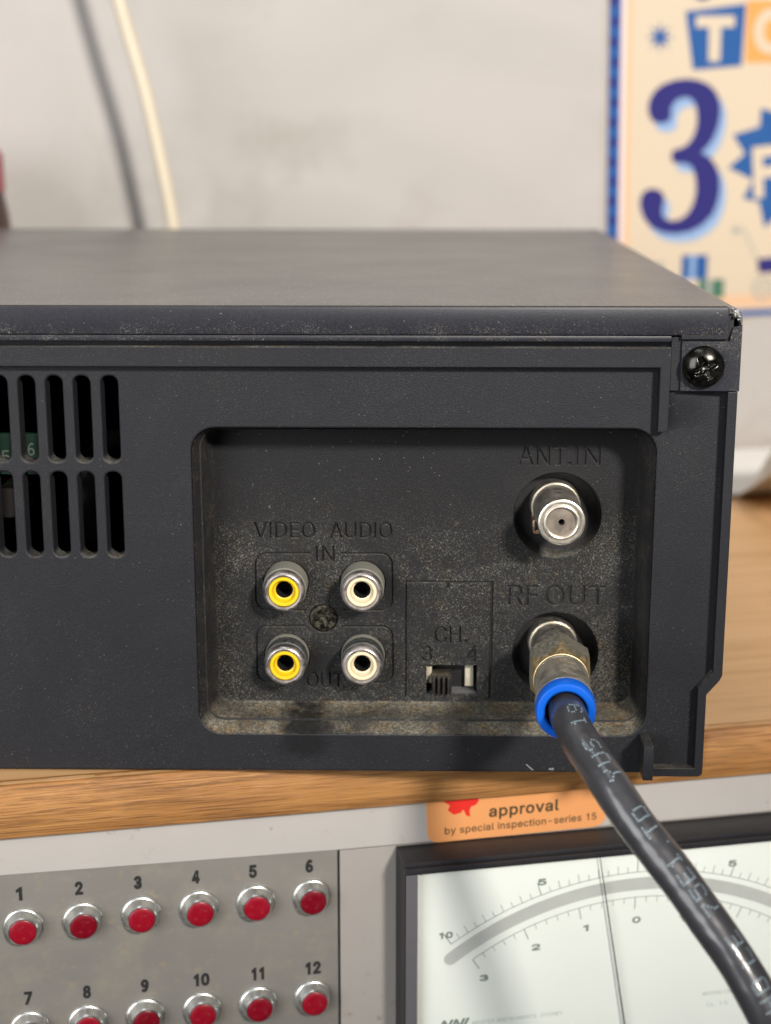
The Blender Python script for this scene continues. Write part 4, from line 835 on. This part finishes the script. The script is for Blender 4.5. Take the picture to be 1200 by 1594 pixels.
flat('ribbon', [[L_(*p) for p in rect(106.6, 108.8, 59.6, 67.0)]], -.46, m_pgrey, pos)
flat('gift_box', [[L_(*p) for p in rect(84.5, 88.8, 66, 74)]], -.42, m_pgrey, pos)
flat('cart_handle', [[L_(*p) for p in stroke([(118.0, 86.5), (121.0, 85.5), (129.5, 70)], .7)], [L_(*p) for p in circle(117.5, 85.6, 1.7, 16)]], -.42, m_pgrey, pos)
flat('cart_body', [[L_(*p) for p in ((127.0, 74.5), (146, 76), (145, 69.5), (128.0, 69.0))]], -.42, m_pnavy, pos)
flat('cart_wheel', [[L_(*p) for p in circle(130.2, 63.0, 4.6, 24)], [L_(*p) for p in circle(130.2, 63.0, 3.3, 24)], [L_(*p) for p in circle(130.2, 63.0, 1.4, 16)]], -.44, m_pgrey, pos)
flat('cart_wheel', [[L_(*p) for p in circle(144.2, 63.6, 4.6, 24)], [L_(*p) for p in circle(144.2, 63.6, 3.3, 24)], [L_(*p) for p in circle(144.2, 63.6, 1.4, 16)]], -.44, m_pgrey, pos)
flat('cart_ground', [[L_(*p) for p in rect(120, 160, 57.4, 58.6)]], -.42, m_ppeach, pos)

# ------------------------------------------------------------------ hanging wire
def Wp(s, t, z): return Vector((s, t, z))
bm = bmesh.new()
tube(bm, [(-150, 244, 330), (-136, 246, 260), (-124.5, 247, 205), (-115.4, 248, 164.6), (-108.1, 248, 136.4), (-103.6, 248, 113.5), (-100.0, 248, 91.2), (-97, 248, 60), (-96, 247, 25), (-96, 240, 1.7)], 2.25, 20)
wire = from_bm('hanging_wire', bm, m_wire, None, 60)
wire.location = P0; wire.rotation_euler = (0, 0, PHI)
tag(wire, 'cream wire hanging down in front of the wall behind the recorder', 'wire')

# ------------------------------------------------------------------ white paper lying at the back of the shelf
bm = bmesh.new(); NU, NV = 46, 60; g = []
for i in range(NU+1):
    row = []
    for j in range(NV+1):
        s = 62+130*i/NU; t = 120+152*j/NV
        fr = max(0, 199-t)
        lift = min(30, fr*1.05)*(1/(1+math.exp(-(s-87.5-.0*fr)/.7))) if t < 199 else 0
        edge = max(0, 202-.0*t-t) if s < 91 else 0
        z = .2+lift+.5*noise.noise(Vector((s*.05, t*.05, 0)))*1.2+.5
        row.append(bm.verts.new((s, t, z)))
    g.append(row)
for i in range(NU):
    for j in range(NV):
        s = 62+130*(i+.5)/NU; t = 120+152*(j+.5)/NV
        if t < 200 and s < 88.5: continue
        bm.faces.new((g[i][j], g[i+1][j], g[i+1][j+1], g[i][j+1]))
bmesh.ops.delete(bm, geom=[v for v in bm.verts if not v.link_faces], context='VERTS')
bmesh.ops.solidify(bm, geom=bm.faces, thickness=.25)
bmesh.ops.recalc_face_normals(bm, faces=bm.faces)
pap = from_bm('white_paper', bm, m_paper, None, 60)
pap.location = P0; pap.rotation_euler = (0, 0, PHI)
tag(pap, 'folded white paper lying at the back of the wooden shelf', 'paper')

# ------------------------------------------------------------------ bottle at the far left, mostly outside the frame
bt = thing('bottle', 'dark brown bottle with pink cap at the left edge behind the recorder', 'bottle', P0+S_*-171.8*MM+N_*246*MM, PHI)
def vlathe(name, prof, mat, parent, seg=40):
    bm = bmesh.new(); rings = []
    for r_, z in prof: rings.append([bm.verts.new((r_*math.cos(2*PI*k/seg), r_*math.sin(2*PI*k/seg), z)) for k in range(seg)])
    for a, b in zip(rings, rings[1:]):
        for k in range(seg): bm.faces.new((a[k], a[(k+1) % seg], b[(k+1) % seg], b[k]))
    bm.faces.new(rings[0]); bm.faces.new(rings[-1]); bmesh.ops.recalc_face_normals(bm, faces=bm.faces)
    return from_bm(name, bm, mat, parent)
vlathe('glass_body', [(16, -.6), (18.4, 1), (18.4, 92), (17.8, 97), (17.0, 101), (16.6, 104)], m_bottle, bt)
vlathe('cap', [(16.7, 104), (17.1, 104.2), (16.9, 116), (14.2, 119), (5, 119.5)], m_pink, bt)
